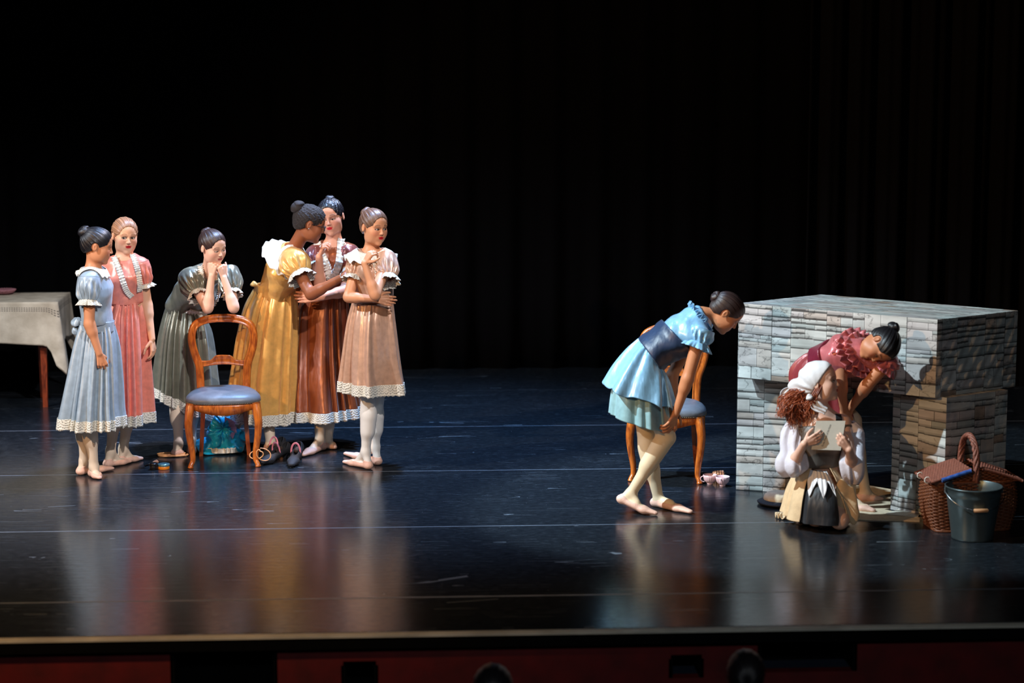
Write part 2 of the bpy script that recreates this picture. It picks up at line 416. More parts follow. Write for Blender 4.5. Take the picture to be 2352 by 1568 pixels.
def hair_parts(root, name, c, M, s, mat, bun=None, bun_r=.15, fluff=0.0, label=None):
    c = np.array(c, float); W = lambda q: c + (np.array(q) * s) @ M
    P = [ell(W((0, -.07, .12)), M, np.array((.365, .45, .405)) * s, .02, 'hair'),
         ell(W((0, .08, .17)), M, np.array((.30, .31, .315)) * s, .06 * s, 'hair'),
         ell(W((0, -.22, -.08)), M, np.array((.26, .24, .22)) * s, .08 * s, 'hair')]
    X3 = M
    def face(X, Y, Z):
        x, y, z = X - c[0], Y - c[1], Z - c[2]
        q = [(M[i, 0] * x + M[i, 1] * y + M[i, 2] * z) / s for i in range(3)]
        a = 1 - np.sqrt((q[0] / .30) ** 2 + ((q[1] - .47) / .36) ** 2 + ((q[2] + .05) / .40) ** 2)
        b = .62 * (q[1] - .02) - (q[2] + .06)
        b = np.where(q[1] > -.06, (q[1] * 0 - .10 - q[2]) + .55 * (q[1] + .06), b)
        e = .105 - np.sqrt((q[1] + .035) ** 2 + ((q[2] + .035) * .8) ** 2); b = np.maximum(b, np.where(np.abs(q[0]) > .2, e, -1))
        return np.maximum(a * .33, b * .8) * s
    def theta(X, Y, Z):
        x, y, z = X - c[0], Y - c[1], Z - c[2]
        q = [(M[i, 0] * x + M[i, 1] * y + M[i, 2] * z) / s for i in range(3)]
        B = np.array(bun if bun is not None else (0, -.5, .1), float); ax = nrm(B - np.array([0, -.05, .08])); r = nrm(np.cross(ax, [1, .1, 0])); t = np.cross(ax, r)
        u = q[0] * r[0] + q[1] * r[1] + q[2] * r[2]; v = q[0] * t[0] + q[1] * t[1] + q[2] * t[2]
        return np.arctan2(v, u)
    def strand(X, Y, Z):
        th = theta(X, Y, Z)
        return (np.sin(th * 23) * .0010 + np.sin(th * 41 + 1.3) * .0006) * s / .21 + (fluff * (np.sin(X * 260 + 3 * np.sin(Z * 90)) * np.sin(Z * 240 + 2 * np.sin(X * 110)) + .7 * np.sin(Y * 250 + X * 130)) if fluff else 0)
    V, Q = sculpt(P, .0034, clip=[face], wr=strand)
    ho = obj(name, V, Q, mat, root, label=label, attrs={'st': theta(*V.T)})
    if bun is not None:
        b = W(bun); ax = nrm(b - W((0, -.05, .08))); r = nrm(np.cross(ax, [.2, .3, 1])); t = np.cross(ax, r); R = np.array([r, t, ax])
        br = bun_r * s
        V, Q = sculpt([ell(b, R, (br, br, br * .78), .01)], .0034,
                      wr=lambda X, Y, Z: .0022 * np.sin(np.arctan2((X - b[0]) * t[0] + (Y - b[1]) * t[1] + (Z - b[2]) * t[2], (X - b[0]) * r[0] + (Y - b[1]) * r[1] + (Z - b[2]) * r[2]) * 3
                        + 260 * np.sqrt((X - b[0]) ** 2 + (Y - b[1]) ** 2 + (Z - b[2]) ** 2) * (1 + ((X - b[0]) * ax[0] + (Y - b[1]) * ax[1] + (Z - b[2]) * ax[2]) / br * .5)))
        obj('hair_bun', V, Q, mat, ho, attrs={'st': np.linalg.norm(V - b, axis=1) / br * .5 + np.arctan2((V - b) @ t, (V - b) @ r) * .35})

# ---------------------------------------------------------------- hands, feet, body
def hand_prims(w, d, n, side, curl=(20, 25, 15), s=1.0, thumb=.6, spread=4):
    """w wrist, d finger direction, n palm normal, side +1 right hand / -1 left"""
    w = np.array(w, float); d = nrm(d); n = np.array(n, float); n = nrm(n - d * (n @ d)); t = np.cross(d, n) * side
    P = []; k = .007 * s
    offs = (.028, .0095, -.009, -.026); lens = (.062, .070, .065, .052); knu = (.078, .082, .078, .070)
    for o, L, kn in zip(offs, lens, knu):
        b = w + d * kn * s + t * o * s
        P.append(cap(w + t * o * .45 * s + d * .008 * s, b, .0115 * s, .0095 * s, k, g='hand'))
        dd = nrm(d + t * math.tan(math.radians(spread)) * o / .03); a = 0; p = b; rr = (.0088, .0080, .0072, .0062)
        for q, (fr, c_) in enumerate(zip((.44, .31, .25), curl)):
            a += math.radians(c_); v = dd * math.cos(a) + n * math.sin(a); e = p + v * L * fr * s
            P.append(cap(p, e, rr[q] * s, rr[q + 1] * s, .002, g='hand')); p = e
    P.append(cap(w + d * .035 * s + n * .006 * s, w + d * .06 * s + n * .004 * s, .016 * s, .014 * s, k, g='hand'))
    b = w + d * .022 * s + t * .022 * s + n * .006 * s
    v = nrm(d * .75 + t * (.9 * (1 - thumb) + .25) + n * thumb); e = b + v * .040 * s
    P.append(cap(b, e, .0125 * s, .0098 * s, k, g='hand')); v = nrm(v + d * .35 - t * .25 * thumb)
    P.append(cap(e, e + v * .027 * s, .0095 * s, .0082 * s, .002, g='hand')); e = e + v * .027 * s; v = nrm(v + d * .3 - t * .2 * thumb)
    P.append(cap(e, e + v * .022 * s, .0085 * s, .0066 * s, .002, g='hand'))
    return P
def foot_prims(A, toe, s=1.0, heel=None, k=.012):
    A = np.array(A, float); toe = np.array(toe, float)
    if heel is None:
        h = A - toe; h[2] = 0; heel = A + nrm(h) * .028 * s; heel[2] = .026 * s
    else: heel = np.array(heel, float)
    T = toe.copy(); T[2] = max(T[2], .0155 * s); ball = heel * .34 + T * .66; ball[2] = max(.021 * s, ball[2] * .7) if heel[2] < .04 else max(.024 * s, (heel[2]*.25 + T[2]*.6))
    mid = heel * .55 + T * .45; mid[2] = max(mid[2], heel[2]) * .5 + .024 * s
    u = nrm(T - heel); zax = nrm(np.array([0, 0, 1.]) - u * u[2])
    P = [cap(heel, ball, .026 * s, .030 * s, k, zax, .72, g='foot'), cap(ball, T, .031 * s, .016 * s, k, zax, .62, g='foot'),
         cap(A, mid + np.array([0, 0, .004]), .029 * s, .022 * s, .02, g='foot'), cap(A, heel, .028 * s, .025 * s, .015, g='foot')]
    return P, heel, T
def shoe(root, A, toe, heel, s, mat, label=None, name='ballet_shoe'):
    P, heel, T = foot_prims(A, toe, s, heel)
    u = nrm(T - heel); z = nrm(np.array([0, 0, 1.]) - u * u[2]); r = np.cross(u, z); M = np.array([u, r, z]); c = heel * .62 + T * .38 + z * .046 * s
    op = dict(t='ell', c=c, M=M, r=np.array([.088, .034, .040]) * s)
    top = heel + z * .034 * s
    V, Q = sculpt(P, .0034, off=.0028, clip=[lambda X, Y, Z: -pd(op, X, Y, Z), half(top, nrm(z - u * .25)), half((0, 0, .001), (0, 0, -1))])
    o = obj(name, V, Q, mat, root, label=label)
    return o

def person(name_label, base, J, head, hands=(), feet=(), s=.9, skin=(222, 170, 140), tights=(226, 206, 182), face=None, grp=None,
           hair=None, mat_skin=None, mat_shoe=None, fwd=None, tight_legs=True, bust=.7, twist=None, extra=(), bare=()):
    root = thing('person', name_label, 'person', base, grp)
    g = {k: np.array(v, float) for k, v in J.items()}
    fwd = nrm(fwd); P = []
    M = head['M']; hc = np.array(head['c'], float); hs = head['s']
    P += head_prims(hc, M, hs)
    hb = hc + (np.array((0, -.10, -.22)) * hs) @ M
    P.append(cap(hb, g['neck'], .040 * s * hs / .205, .046 * s, .025, g='neck'))
    up = nrm(g['neck'] - g['waist']); f2 = nrm(fwd - up * (fwd @ up)); rt = np.cross(f2, up)
    T = []
    T.append(cap(g['pelvis'], g['waist'], .118 * s, .100 * s, .05, f2, .74, g='torso'))
    T.append(cap(g['waist'], g['chest'], .100 * s, .124 * s, .05, f2, .72, g='torso'))
    T.append(cap(g['chest'], g['neck'] - up * .03 * s, .124 * s, .060 * s, .05, f2, .74, g='torso'))
    T.append(cap(g['neck'] - up * .05 * s, g['shL'], .050 * s, .046 * s, .04, g='torso')); T.append(cap(g['neck'] - up * .05 * s, g['shR'], .050 * s, .046 * s, .04, g='torso'))
    if bust:
        for q in (-1, 1): T.append(ell(g['chest'] + f2 * .062 * s + rt * q * .052 * s, np.array([rt, f2, up]), np.array((.055, .045, .055)) * s * bust, .04, g='torso'))
    P += T
    for q in 'LR':
        P.append(cap(g['sh' + q], g['el' + q], .042 * s, .035 * s, .02, g='arm'))
        P.append(cap(g['el' + q], g['wr' + q], .034 * s, .0225 * s, .012, g='arm'))
        m = g['el' + q] * .72 + g['wr' + q] * .28; P.append(cap(g['el' + q] * .9 + g['wr' + q] * .1, m, .034 * s, .033 * s, .02, g='arm'))
    for h in hands: P += hand_prims(s=s * h.pop('sc', 1.0), **h)
    hp = lambda q: g.get('hip' + q, g['pelvis'] + rt * (.060 * s if q == 'R' else -.060 * s) - up * .02)
    shoes = []
    for q in 'LR':
        if 'kn' + q not in g: continue
        A, K, H = g['an' + q], g['kn' + q], hp(q)
        P.append(cap(H, K, .074 * s, .053 * s, .03, g='leg')); P.append(cap(K, A, .050 * s, .030 * s, .02, g='leg'))
        ft = g['toe' + q] - A; ft[2] = 0; b = -nrm(ft) if np.linalg.norm(ft) > .01 else -fwd
        P.append(cap(K * .85 + A * .15 + b * .010, K * .52 + A * .48 + b * .012, .044 * s, .040 * s, .04, g='leg'))
        fp, heel, T_ = foot_prims(A, g['toe' + q], s, g.get('heel' + q)); P += fp; shoes.append((A, g['toe' + q], heel))
    P += list(extra)
    fine = [(hc, np.full(3, .62 * hs), .0026)]
    for h in hands: fine.append((np.array(h['w']) + nrm(h['d']) * .06, np.full(3, .085), .0034))
    V, Q = sculpt(P, .0085, fine, clip=[half((0, 0, .002), (0, 0, -1))])
    col = np.tile(np.array(lin(skin)), (len(V), 1))
    if tight_legs:
        L = [p for p in P if p['g'] in ('leg', 'foot')]
        near = pt_field(L, V) < .006; col[near] = lin(tights)
    if face is not None: paint_head(V, hc, M, hs, col, skin, **face)
    obj('body', V, Q, mat_skin or MAT['skin'], root, col=col)
    if mat_shoe:
        for A, t_, h_ in shoes: shoe(root, A, t_, h_, s, mat_shoe)
    if hair: hair_parts(root, 'hair', hc, M, hs, **hair)
    return root, P, T, dict(g=g, up=up, f=f2, rt=rt, hc=hc, M=M, hs=hs, s=s)

# ---------------------------------------------------------------- clothes
def wrk(seed, amp=.0022, fr=28):
    r = np.random.RandomState(seed); D = r.randn(7, 3); D /= np.linalg.norm(D, axis=1)[:, None]; ph = r.rand(7) * 6.3; fq = fr * (1 + r.rand(7) * 1.6)
    def w(X, Y, Z):
        a = 0
        for d, p_, q in zip(D, ph, fq): a = a + np.sin((X * d[0] + Y * d[1] + Z * d[2]) * q + p_ + 1.2 * np.sin(X * 17 + Z * 13 + p_))
        return a * amp / 2.2
    return w
def bodice(root, prims, clips, mat, off=.010, seed=1, amp=.0022, name='bodice', label=None, h=.006):
    V, Q = sculpt(prims, h, clip=clips, off=off, wr=wrk(seed, amp))
    return obj(name, V, Q, mat, root, label=label)
def rows3(rows):
    """rows (xl, yl, xr, yr, Y, depth, tilt) -> ring centre, half-width and half-depth vectors"""
    out = []
    for r in rows:
        xl, yl, xr, yr, Y, dv = r[:6]; tz = r[6] if len(r) > 6 else 0.; dY = r[7] if len(r) > 7 else 0.
        a, b = PY(xl, yl, Y - dY), PY(xr, yr, Y + dY); out.append([(a + b) / 2, (b - a) / 2, np.array([0, dv, tz])])
    return np.array(out)
def cloth(root, name, rows, mat, pleats=16, amp=(.006, .03), seed=0, nt=70, na=360, label=None, capt=False, alt=.5, hemwave=0.0, lace_rows=None, lace_mat=None, uvs=(1, 1), arc=None, sharp=1.0, gather=.0026):
    rs = np.random.RandomState(seed); R = crom(rows3(rows), nt)
    a = np.linspace(0, 2 * np.pi, na, endpoint=False) if arc is None else np.linspace(math.radians(arc[0]), math.radians(arc[1]), na)
    ph = rs.rand(8) * 6.3; t = np.linspace(0, 1, nt)[:, None]
    w1 = a + .25 * np.sin(2 * a + ph[0]) + .12 * np.sin(5 * a + ph[1])
    def fold(tt):
        s1 = np.sin(pleats * w1 + ph[2] + .5 * np.sin(3 * tt + ph[3])); s1 = np.sign(s1) * np.abs(s1) ** sharp
        s2 = np.sin((pleats * 1.7) * w1 + ph[4]); s3 = np.sin(round(pleats * .45) * a + ph[5] + .6 * tt)
        A = amp[0] + (amp[1] - amp[0]) * tt ** .8
        F = A * (.62 * s1 + .25 * s2 * (1 - .5 * tt) + alt * s3)
        return F + gather * np.exp(-tt * 9) * np.sin(pleats * 3.3 * w1 + ph[6])
    F = fold(t)
    def pts(R, F):
        C, U, Vv = R[:, 0], R[:, 1], R[:, 2]; lu = np.linalg.norm(U, axis=1)[:, None, None]; lv = np.linalg.norm(Vv, axis=1)[:, None, None]
        return C[:, None] + (U[:, None] * np.cos(a)[None, :, None]) * (1 + F[..., None] / lu) + (Vv[:, None] * np.sin(a)[None, :, None]) * (1 + F[..., None] / lv)
    v = pts(R, F); cyc = arc is None
    if hemwave: v[..., 2] += hemwave * t ** 3 * np.sin(pleats * w1 + ph[2] + 1.0)
    uu, vv = np.meshgrid(a / (2 * np.pi) * uvs[0], np.linspace(0, uvs[1], nt))
    fc = gridfaces(nt, na, False, cyc).tolist(); V = v.reshape(-1, 3)
    if capt:
        V = np.vstack([V, v[0].mean(0)]); n0 = len(V) - 1; fc += [[(i + 1) % na, i, n0] for i in range(na)]
        uv = np.vstack([np.stack([uu.ravel(), vv.ravel()], 1), [[0, 0]]])
    else: uv = np.stack([uu.ravel(), vv.ravel()], 1)
    o = obj(name, V, fc, mat, root, label=label, uv=uv); solidify(o, .0025)
    if lace_rows is not None:
        n = 14; Rl = crom(rows3([lace_rows[0], lace_rows[1]]), n); Fl = np.repeat(fold(np.array([[1.0]])), n, 0) + .003
        v = pts(Rl, Fl); sc = 42
        if hemwave: v[..., 2] += hemwave * np.sin(pleats * w1 + ph[2] + 1.0)
        v[-3:, :, 2] -= (.006 * np.abs(np.sin(a * sc / 2)))[None] * np.array([.3, .65, 1])[:, None]
        uu, vv = np.meshgrid(a / (2 * np.pi) * sc, np.linspace(0, 1, n))
        o2 = obj('lace_hem', v.reshape(-1, 3), gridfaces(n, na, False, cyc), lace_mat or MAT['lace'], o, label='white lace hem', uv=np.stack([uu.ravel(), vv.ravel()], 1)); solidify(o2, .002)
    return o
def puff(root, A, B, r0, rm, r1, mat, lace_len=.04, lace_mat=None, seed=0, name='puff_sleeve', pl=15, flare=1.5, lace_label='white lace cuff'):
    A, B = np.array(A, float), np.array(B, float); d = nrm(B - A); u = nrm(np.cross(d, [0.1, 1, .05])); w = np.cross(d, u)
    rs = np.random.RandomState(seed); ph = rs.rand(4) * 6.3; nt, na = 34, 160; t = np.linspace(0, 1, nt)[:, None]; a = np.linspace(0, 2 * np.pi, na, endpoint=False)
    r0 = r0 + .030; rm = rm + .008; base = r0 + (r1 - r0) * t + (rm - (r0 + r1) / 2) * np.sin(np.pi * np.clip(t, 0, 1) ** 1.15) ** .65
    fold = .0062 * np.sin(pl * a + ph[0] + 1.2 * np.sin(2 * a + 3 * t) + 1.5 * t) + .004 * np.sin(pl * 1.6 * a + ph[1]) * np.abs(1 - 2 * t) + .005 * np.sin(3 * a + 6 * t + ph[2])
    r = base + fold * np.clip(t * 1.6 - .25, 0, 1) * (.5 + np.sin(np.pi * t))
    ax = t + .08 * np.sin(np.pi * t) * np.sin(2 * a + ph[3])
    v = A + (ax[..., None] * (B - A)) + r[..., None] * (np.cos(a)[None, :, None] * u + np.sin(a)[None, :, None] * w)
    V = np.vstack([v.reshape(-1, 3), A[None] - d * .0]); fc = gridfaces(nt, na, False, True).tolist() + [[(i + 1) % na, i, len(V) - 1] for i in range(na)]
    o = obj(name, V, fc, mat, root); solidify(o, .002)
    if lace_len:
        n = 10; tt = np.linspace(0, 1, n)[:, None]
        rr = r1 * 1.02 + (r1 * (flare - 1)) * tt ** .8 + .009 * tt * np.sin(9 * a + ph[1] + .8 * np.sin(2 * a)) + .003 * tt * np.sin(21 * a)
        ln = lace_len * (tt + .08 * tt * np.abs(np.sin(a * 13)))
        v = B - d * .004 + ln[..., None] * d + rr[..., None] * (np.cos(a)[None, :, None] * u + np.sin(a)[None, :, None] * w)
        uu, vv = np.meshgrid(a / (2 * np.pi) * 13, np.linspace(0, 1, n))
        o = obj('lace_cuff', v.reshape(-1, 3), gridfaces(n, na, False, True), lace_mat or MAT['lace'], o, label=lace_label, uv=np.stack([uu.ravel(), vv.ravel()], 1)); solidify(o, .0015)
def pushout(V, prims, off, soft=.5):
    V = V.copy()
    for it in range(4):
        d = pt_field(prims, V); e = .004; G = np.stack([pt_field(prims, V + np.eye(3)[q] * e) - pt_field(prims, V - np.eye(3)[q] * e) for q in range(3)], 1)
        G /= np.linalg.norm(G, axis=1)[:, None] + 1e-9; need = np.maximum(off - d, 0); V += G * need[:, None]
    return V
def ribbon(root, name, pts, wid, nor, mat, amp=.006, waves=22, n=220, closed=False, label=None, base=0.0, seed=0, rows=9, both=False, uvs=20, fold=1.0, thick=.002, over=None):
    """ruffled strip: pts path, wid width vectors, nor normals (all Nx3)"""
    Pt, Wd, Nm = crom(pts, n), crom(wid, n), crom(nor, n); s = np.linspace(0, 1, n)[None, :]; t = np.linspace(-.5 if both else 0, .5 if both else 1, rows)[:, None]
    wv = np.sin(2 * np.pi * waves * s + 1.1 * np.sin(2 * np.pi * 3 * s + seed)); wv2 = np.sin(2 * np.pi * waves * 1.37 * s + seed)
    A = amp * (np.abs(t) * 2 if both else t ** fold)
    disp = base + A * (wv + .4 * wv2) + (amp * .5 if both else 0)
    v = Pt[None] + t[..., None] * Wd[None] + disp[..., None] * Nm[None]
    if over is not None: v = pushout(v.reshape(-1, 3), *over).reshape(v.shape)
    uu, vv = np.meshgrid(np.linspace(0, uvs, n), np.linspace(0, 1, rows))
    o = obj(name, v.reshape(-1, 3), gridfaces(rows, n, False, False), mat, root, label=label, uv=np.stack([uu.ravel(), vv.ravel()], 1)); solidify(o, thick); return o
def collar(root, c, up, f, rt, r0, r1, mat, name='collar', drop=.02, waves=14, amp=.008, rx=1.25, label=None, lift=0., rows=9, back=0., over=None):
    a = np.linspace(0, 2 * np.pi, 60); ring = lambda r, h: np.array([c + rt * math.cos(q) * r * rx + f * (math.sin(q) * r + back) + up * h for q in a])
    p0 = ring(r0, lift); p1 = ring(r1, lift - drop); nn = np.array([nrm(rt * math.cos(q) + f * math.sin(q)) * .25 + up for q in a])
    return ribbon(root, name, p0, p1 - p0, nn, mat, amp=amp, waves=waves, n=300, label=label, rows=rows, over=over)
def trim_on(root, prims, path, width_px, mat, off=.020, amp=.006, waves=19, name='ruffle_trim', label='white lace ruffle', Y=(8.5, 15)):
    pts, nor = [], []
    for x, y in path:
        p, n_ = hit(prims, x, y, off, *Y); pts.append(p); nor.append(n_)
    pts = np.array(pts); nor = np.array(nor); tg = np.gradient(pts, axis=0); wd = np.array([nrm(np.cross(t_, n_)) for t_, n_ in zip(tg, nor)]) * width_px / 395
    return ribbon(root, name, pts, wd, nor, mat, amp=amp, waves=waves, n=200, both=True, label=label, uvs=14)
def band(root, name, rows, mat, label=None, **kw):
    return cloth(root, name, rows, mat, pleats=5, amp=(.0015, .0015), nt=12, na=120, gather=0, label=label, **kw)
# ---------------------------------------------------------------- materials
MAT = {}
def skin_mat():
    k = NT('skin'); a = k.n('ShaderNodeAttribute', attribute_name='Col'); k.l(a.outputs['Color'], k.b.inputs['Base Color'])
    k.set(Roughness=.48, Specular_IOR_Level=.4, Subsurface_Weight=.0); tc = k.n('ShaderNodeTexCoord')
    n = k.n('ShaderNodeTexNoise', i_Scale=160.0, i_Detail=2.0); k.l(tc.outputs['Object'], n.inputs['Vector']); k.bump(n.outputs[0], .06, .004); return k.m
MAT['skin'] = skin_mat(); MAT['lace'] = lace('white_lace'); MAT['lace_plain'] = plain('white_cotton_lace', (235, 230, 218), .8, bump=.5, scale=240, var=.2)
MAT['black_cloth'] = plain('black_velvet', (6, 6, 7), .95, spec=.1, bump=.2, scale=30)
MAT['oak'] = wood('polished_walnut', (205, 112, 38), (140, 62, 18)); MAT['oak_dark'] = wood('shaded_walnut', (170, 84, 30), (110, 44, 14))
MAT['paper'] = plain('paper', (226, 220, 205), .8, var=.03)

# ---------------------------------------------------------------- the setting
def struct(name, mb, mat, parent=None, **kw):
    v, f = mb.data(); o = obj(name, v, f, mat, parent, smooth=False, **kw)
    if parent is None: o['kind'] = 'structure'
    return o
EDGE = 8.70
fl = MB(); fl.box((0.5, 13.6, -.03), (16, 9.8, .05)); floor = struct('floor', fl, MAT['black_cloth'])
def vinyl():
    k = NT('black_vinyl_floor'); g = k.n('ShaderNodeNewGeometry'); P = g.outputs['Position']
    mp = k.n('ShaderNodeMapping'); mp.inputs['Scale'].default_value = (4, 9, 1); k.l(P, mp.inputs[0])
    n1 = k.n('ShaderNodeTexNoise', i_Scale=5.0, i_Detail=10.0, i_Roughness=.78); k.l(mp.outputs[0], n1.inputs['Vector'])
    # scuffs: thin broken arcs
    def scratch(sc, rot, off, th):
        m = k.n('ShaderNodeMapping'); m.inputs['Scale'].default_value = sc; m.inputs['Rotation'].default_value = (0, 0, rot); m.inputs['Location'].default_value = off; k.l(P, m.inputs[0])
        w = k.n('ShaderNodeTexNoise', i_Scale=1.0, i_Detail=0.0, i_Distortion=.0); k.l(m.outputs[0], w.inputs['Vector'])
        a = k.n('ShaderNodeMath', operation='SUBTRACT'); a.inputs[1].default_value = .5; k.l(w.outputs[0], a.inputs[0])
        b = k.n('ShaderNodeMath', operation='ABSOLUTE'); k.l(a.outputs[0], b.inputs[0])
        c = k.n('ShaderNodeMath', operation='LESS_THAN'); c.inputs[1].default_value = th; k.l(b.outputs[0], c.inputs[0])
        gn = k.n('ShaderNodeTexNoise', i_Scale=3.4, i_Detail=4.0); m2 = k.n('ShaderNodeMapping'); m2.inputs['Location'].default_value = (off[1], off[0], 3); k.l(P, m2.inputs[0]); k.l(m2.outputs[0], gn.inputs['Vector'])
        d = k.n('ShaderNodeMath', operation='GREATER_THAN'); d.inputs[1].default_value = .585; k.l(gn.outputs[0], d.inputs[0])
        e = k.n('ShaderNodeMath', operation='MULTIPLY'); k.l(c.outputs[0], e.inputs[0]); k.l(d.outputs[0], e.inputs[1]); return e.outputs[0]
    s1 = scratch((.22, 14, 1), .03, (0, 3, 0), .0034); s2 = scratch((.25, 12, 1), .10, (7, 1, 0), .0022); s3 = scratch((.2, 17, 1), -.06, (2, 9, 0), .0032)
    s4 = scratch((.5, 5, 1), .5, (12, 5, 0), .0009)
    def add(a, b):
        m = k.n('ShaderNodeMath', operation='MAXIMUM'); k.l(a, m.inputs[0]); k.l(b, m.inputs[1]); return m.outputs[0]
    S = add(add(s1, s2), add(s3, s4))
    vo = k.n('ShaderNodeTexVoronoi', i_Scale=14.0); mv = k.n('ShaderNodeMapping'); mv.inputs['Scale'].default_value = (1, 1.6, 1); k.l(P, mv.inputs[0]); k.l(mv.outputs[0], vo.inputs['Vector'])
    sp = k.n('ShaderNodeMath', operation='LESS_THAN'); sp.inputs[1].default_value = .026; k.l(vo.outputs['Distance'], sp.inputs[0])
    r = k.ramp(n1.outputs[0], [(.34, (.007, .0085, .011)), (.55, (.014, .0175, .022)), (.72, (.038, .046, .056))])
    mx = k.n('ShaderNodeMix', data_type='RGBA'); k.l(S, mx.inputs['Factor']); k.l(r.outputs[0], mx.inputs['A']); mx.inputs['B'].default_value = (.13, .15, .17, 1)
    mx2 = k.n('ShaderNodeMix', data_type='RGBA'); k.l(sp.outputs[0], mx2.inputs['Factor']); k.l(mx.outputs['Result'], mx2.inputs['A']); mx2.inputs['B'].default_value = (.35, .37, .4, 1)
    k.l(mx2.outputs['Result'], k.b.inputs['Base Color'])
    rr = k.n('ShaderNodeMapRange'); rr.inputs['From Min'].default_value = .3; rr.inputs['From Max'].default_value = .75; rr.inputs['To Min'].default_value = .13; rr.inputs['To Max'].default_value = .30
    k.l(n1.outputs[0], rr.inputs['Value']); k.l(rr.outputs[0], k.b.inputs['Roughness']); k.set(IOR=1.5, Specular_IOR_Level=.55)
    mb_ = k.n('ShaderNodeMapping'); mb_.inputs['Scale'].default_value = (6, 40, 1); k.l(P, mb_.inputs[0]); nb = k.n('ShaderNodeTexNoise', i_Scale=1.0, i_Detail=3.0); k.l(mb_.outputs[0], nb.inputs['Vector'])
    k.bump(nb.outputs[0], .05, .012); return k.m
MAT['vinyl'] = vinyl(); MAT['tape_dark'] = plain('dark_seam_tape', (40, 44, 50), .4); MAT['tape'] = plain('grey_seam_tape', (112, 120, 130), .35, var=.25, scale=6)  # darker tape tone is for the far seams
seams = [8.775, 9.322, 10.708, 12.128, 13.535, 14.94, 16.35, 17.8]
for i in range(len(seams) - 1):
    a, b = seams[i] + (.004 if i else 0), seams[i + 1] - .004
    m = MB(); m.box((.5, (a + b) / 2, -.0025), (15.6, b - a, .005)); struct('vinyl_strip', m, MAT['vinyl'], floor)
    if i: m = MB(); m.box((.5, seams[i], -.0003), (15.6, .0085 if i != 1 else .017, .0014)); struct('seam_tape', m, MAT['tape'] if i < 5 else MAT['tape_dark'], floor, label='pale joint tape between two vinyl strips')
MAT['nose'] = plain('worn_metal_nosing', (205, 202, 188), .45, metal=.0, var=.2, scale=5)
m = MB(); m.box((.5, EDGE + .035, -.002), (16, .03, .012)); m.box((.5, EDGE + .014, -.005), (16, .028, .016)); struct('trim_1', m, MAT['nose'])
m = MB(); m.box((.5, EDGE + .06, -.036), (16, .05, .04)); struct('dark_gap_strip', m, MAT['black_cloth'])  # black strip added to stand for the shaded gap below the nosing
MAT['red'] = plain('red_painted_board', (92, 2, 4), .7, bump=.15, scale=8, var=.3)
wall = MB(); wy = EDGE + .05
def wbox(x0, x1, z0, z1, t=.06): wall.box(((x0 + x1) / 2, wy + t / 2, (z0 + z1) / 2), (x1 - x0, t, z1 - z0))
def WX(px, py): return PY(px, py, wy)
# red front of the stage, with dark openings
ops = [(395, 1500, 632, 1640), (788, 1528, 864, 1640), (1541, 1513, 1612, 1557), (1745, 1474, 1965, 1544)]
xs_ = sorted([v for o_ in ops for v in (WX(o_[0], o_[1])[0], WX(o_[2], o_[1])[0])]); zt_, zb_ = -.046, -1.0
cur = -7.5
for (a_, b_, c_, d_) in ops:
    x0, x1, z1, z0 = WX(a_, b_)[0], WX(c_, b_)[0], min(zt_, WX(a_, b_)[2]), max(zb_, WX(a_, d_)[2])
    wbox(cur, x0, zb_, zt_); wbox(x0, x1, z1, zt_) if z1 < zt_ - .002 else None; wbox(x0, x1, zb_, z0) if z0 > zb_ + .002 else None
    cur = x1
wbox(cur, 8.5, zb_, zt_); wf = struct('wall_front', wall, MAT['red'])
for (a_, b_, c_, d_) in ops:
    x0, x1, z1, z0 = WX(a_, b_)[0], WX(c_, b_)[0], min(zt_, WX(a_, b_)[2]), max(zb_, WX(a_, d_)[2])
    m = MB(); m.box(((x0 + x1) / 2, wy + .22, (z0 + z1) / 2), (x1 - x0 + .02, .02, z1 - z0 + .02)); struct('recess_back', m, MAT['black_cloth'], wf)
    m = MB()
    for x in (x0, x1): m.box((x, wy + .1, (z0 + z1) / 2), (.018, .2, z1 - z0))
    m.box(((x0 + x1) / 2, wy + .1, z1 + .009), (x1 - x0, .2, .018)); struct('recess_frame', m, MAT['black_cloth'], wf)
m = MB(); m.box((.5, 3, -1.03), (16, 12, .05)); struct('floor_auditorium', m, MAT['black_cloth'])
m = MB(); m.box((.5, 18.45, 3.2), (16.2, .1, 8.6)); struct('wall_back', m, MAT['black_cloth'])
for nm, x in (('wall_left', -7.55), ('wall_right', 8.55)):
    m = MB(); m.box((x, 6.5, 3.2), (.1, 24, 8.6)); struct(nm, m, MAT['black_cloth'])
m = MB(); m.box((.5, 6.5, 7.55), (16.2, 24, .1)); struct('ceiling', m, MAT['black_cloth'])
def curtain(x0, x1, Y, label, seed, amp=.05, nf=22, top=7.45, mt='curtain'):
    rs = np.random.RandomState(seed); n = 520; x = np.linspace(x0, x1, n); ph = rs.rand(6) * 6
    z = np.linspace(0.0, top, 14); L = x1 - x0; u = (x - x0) / L
    w = amp * (np.sin(2 * np.pi * nf * u + 1.4 * np.sin(2 * np.pi * 3 * u + ph[0])) + .4 * np.sin(2 * np.pi * nf * 2.3 * u + ph[1]))
    y = Y + w[None] * (.6 + .4 * (1 - z[:, None] / top)) ; v = np.stack([np.repeat(x[None], 14, 0) + 0 * y, y, np.repeat(z[:, None], n, 1)], -1)
    o = solo('curtain', v.reshape(-1, 3), gridfaces(14, n), MAT[mt], label, 'curtain', ((x0 + x1) / 2, Y, 0)); solidify(o, .006); return o
MAT['leg_curtain'] = plain('charcoal_drape', (15, 15, 17), .95, spec=.05, bump=.2, scale=50)
MAT['curtain'] = plain('black_drape', (7, 7, 9), .95, spec=.05, bump=.2, scale=50, sheen=.0)
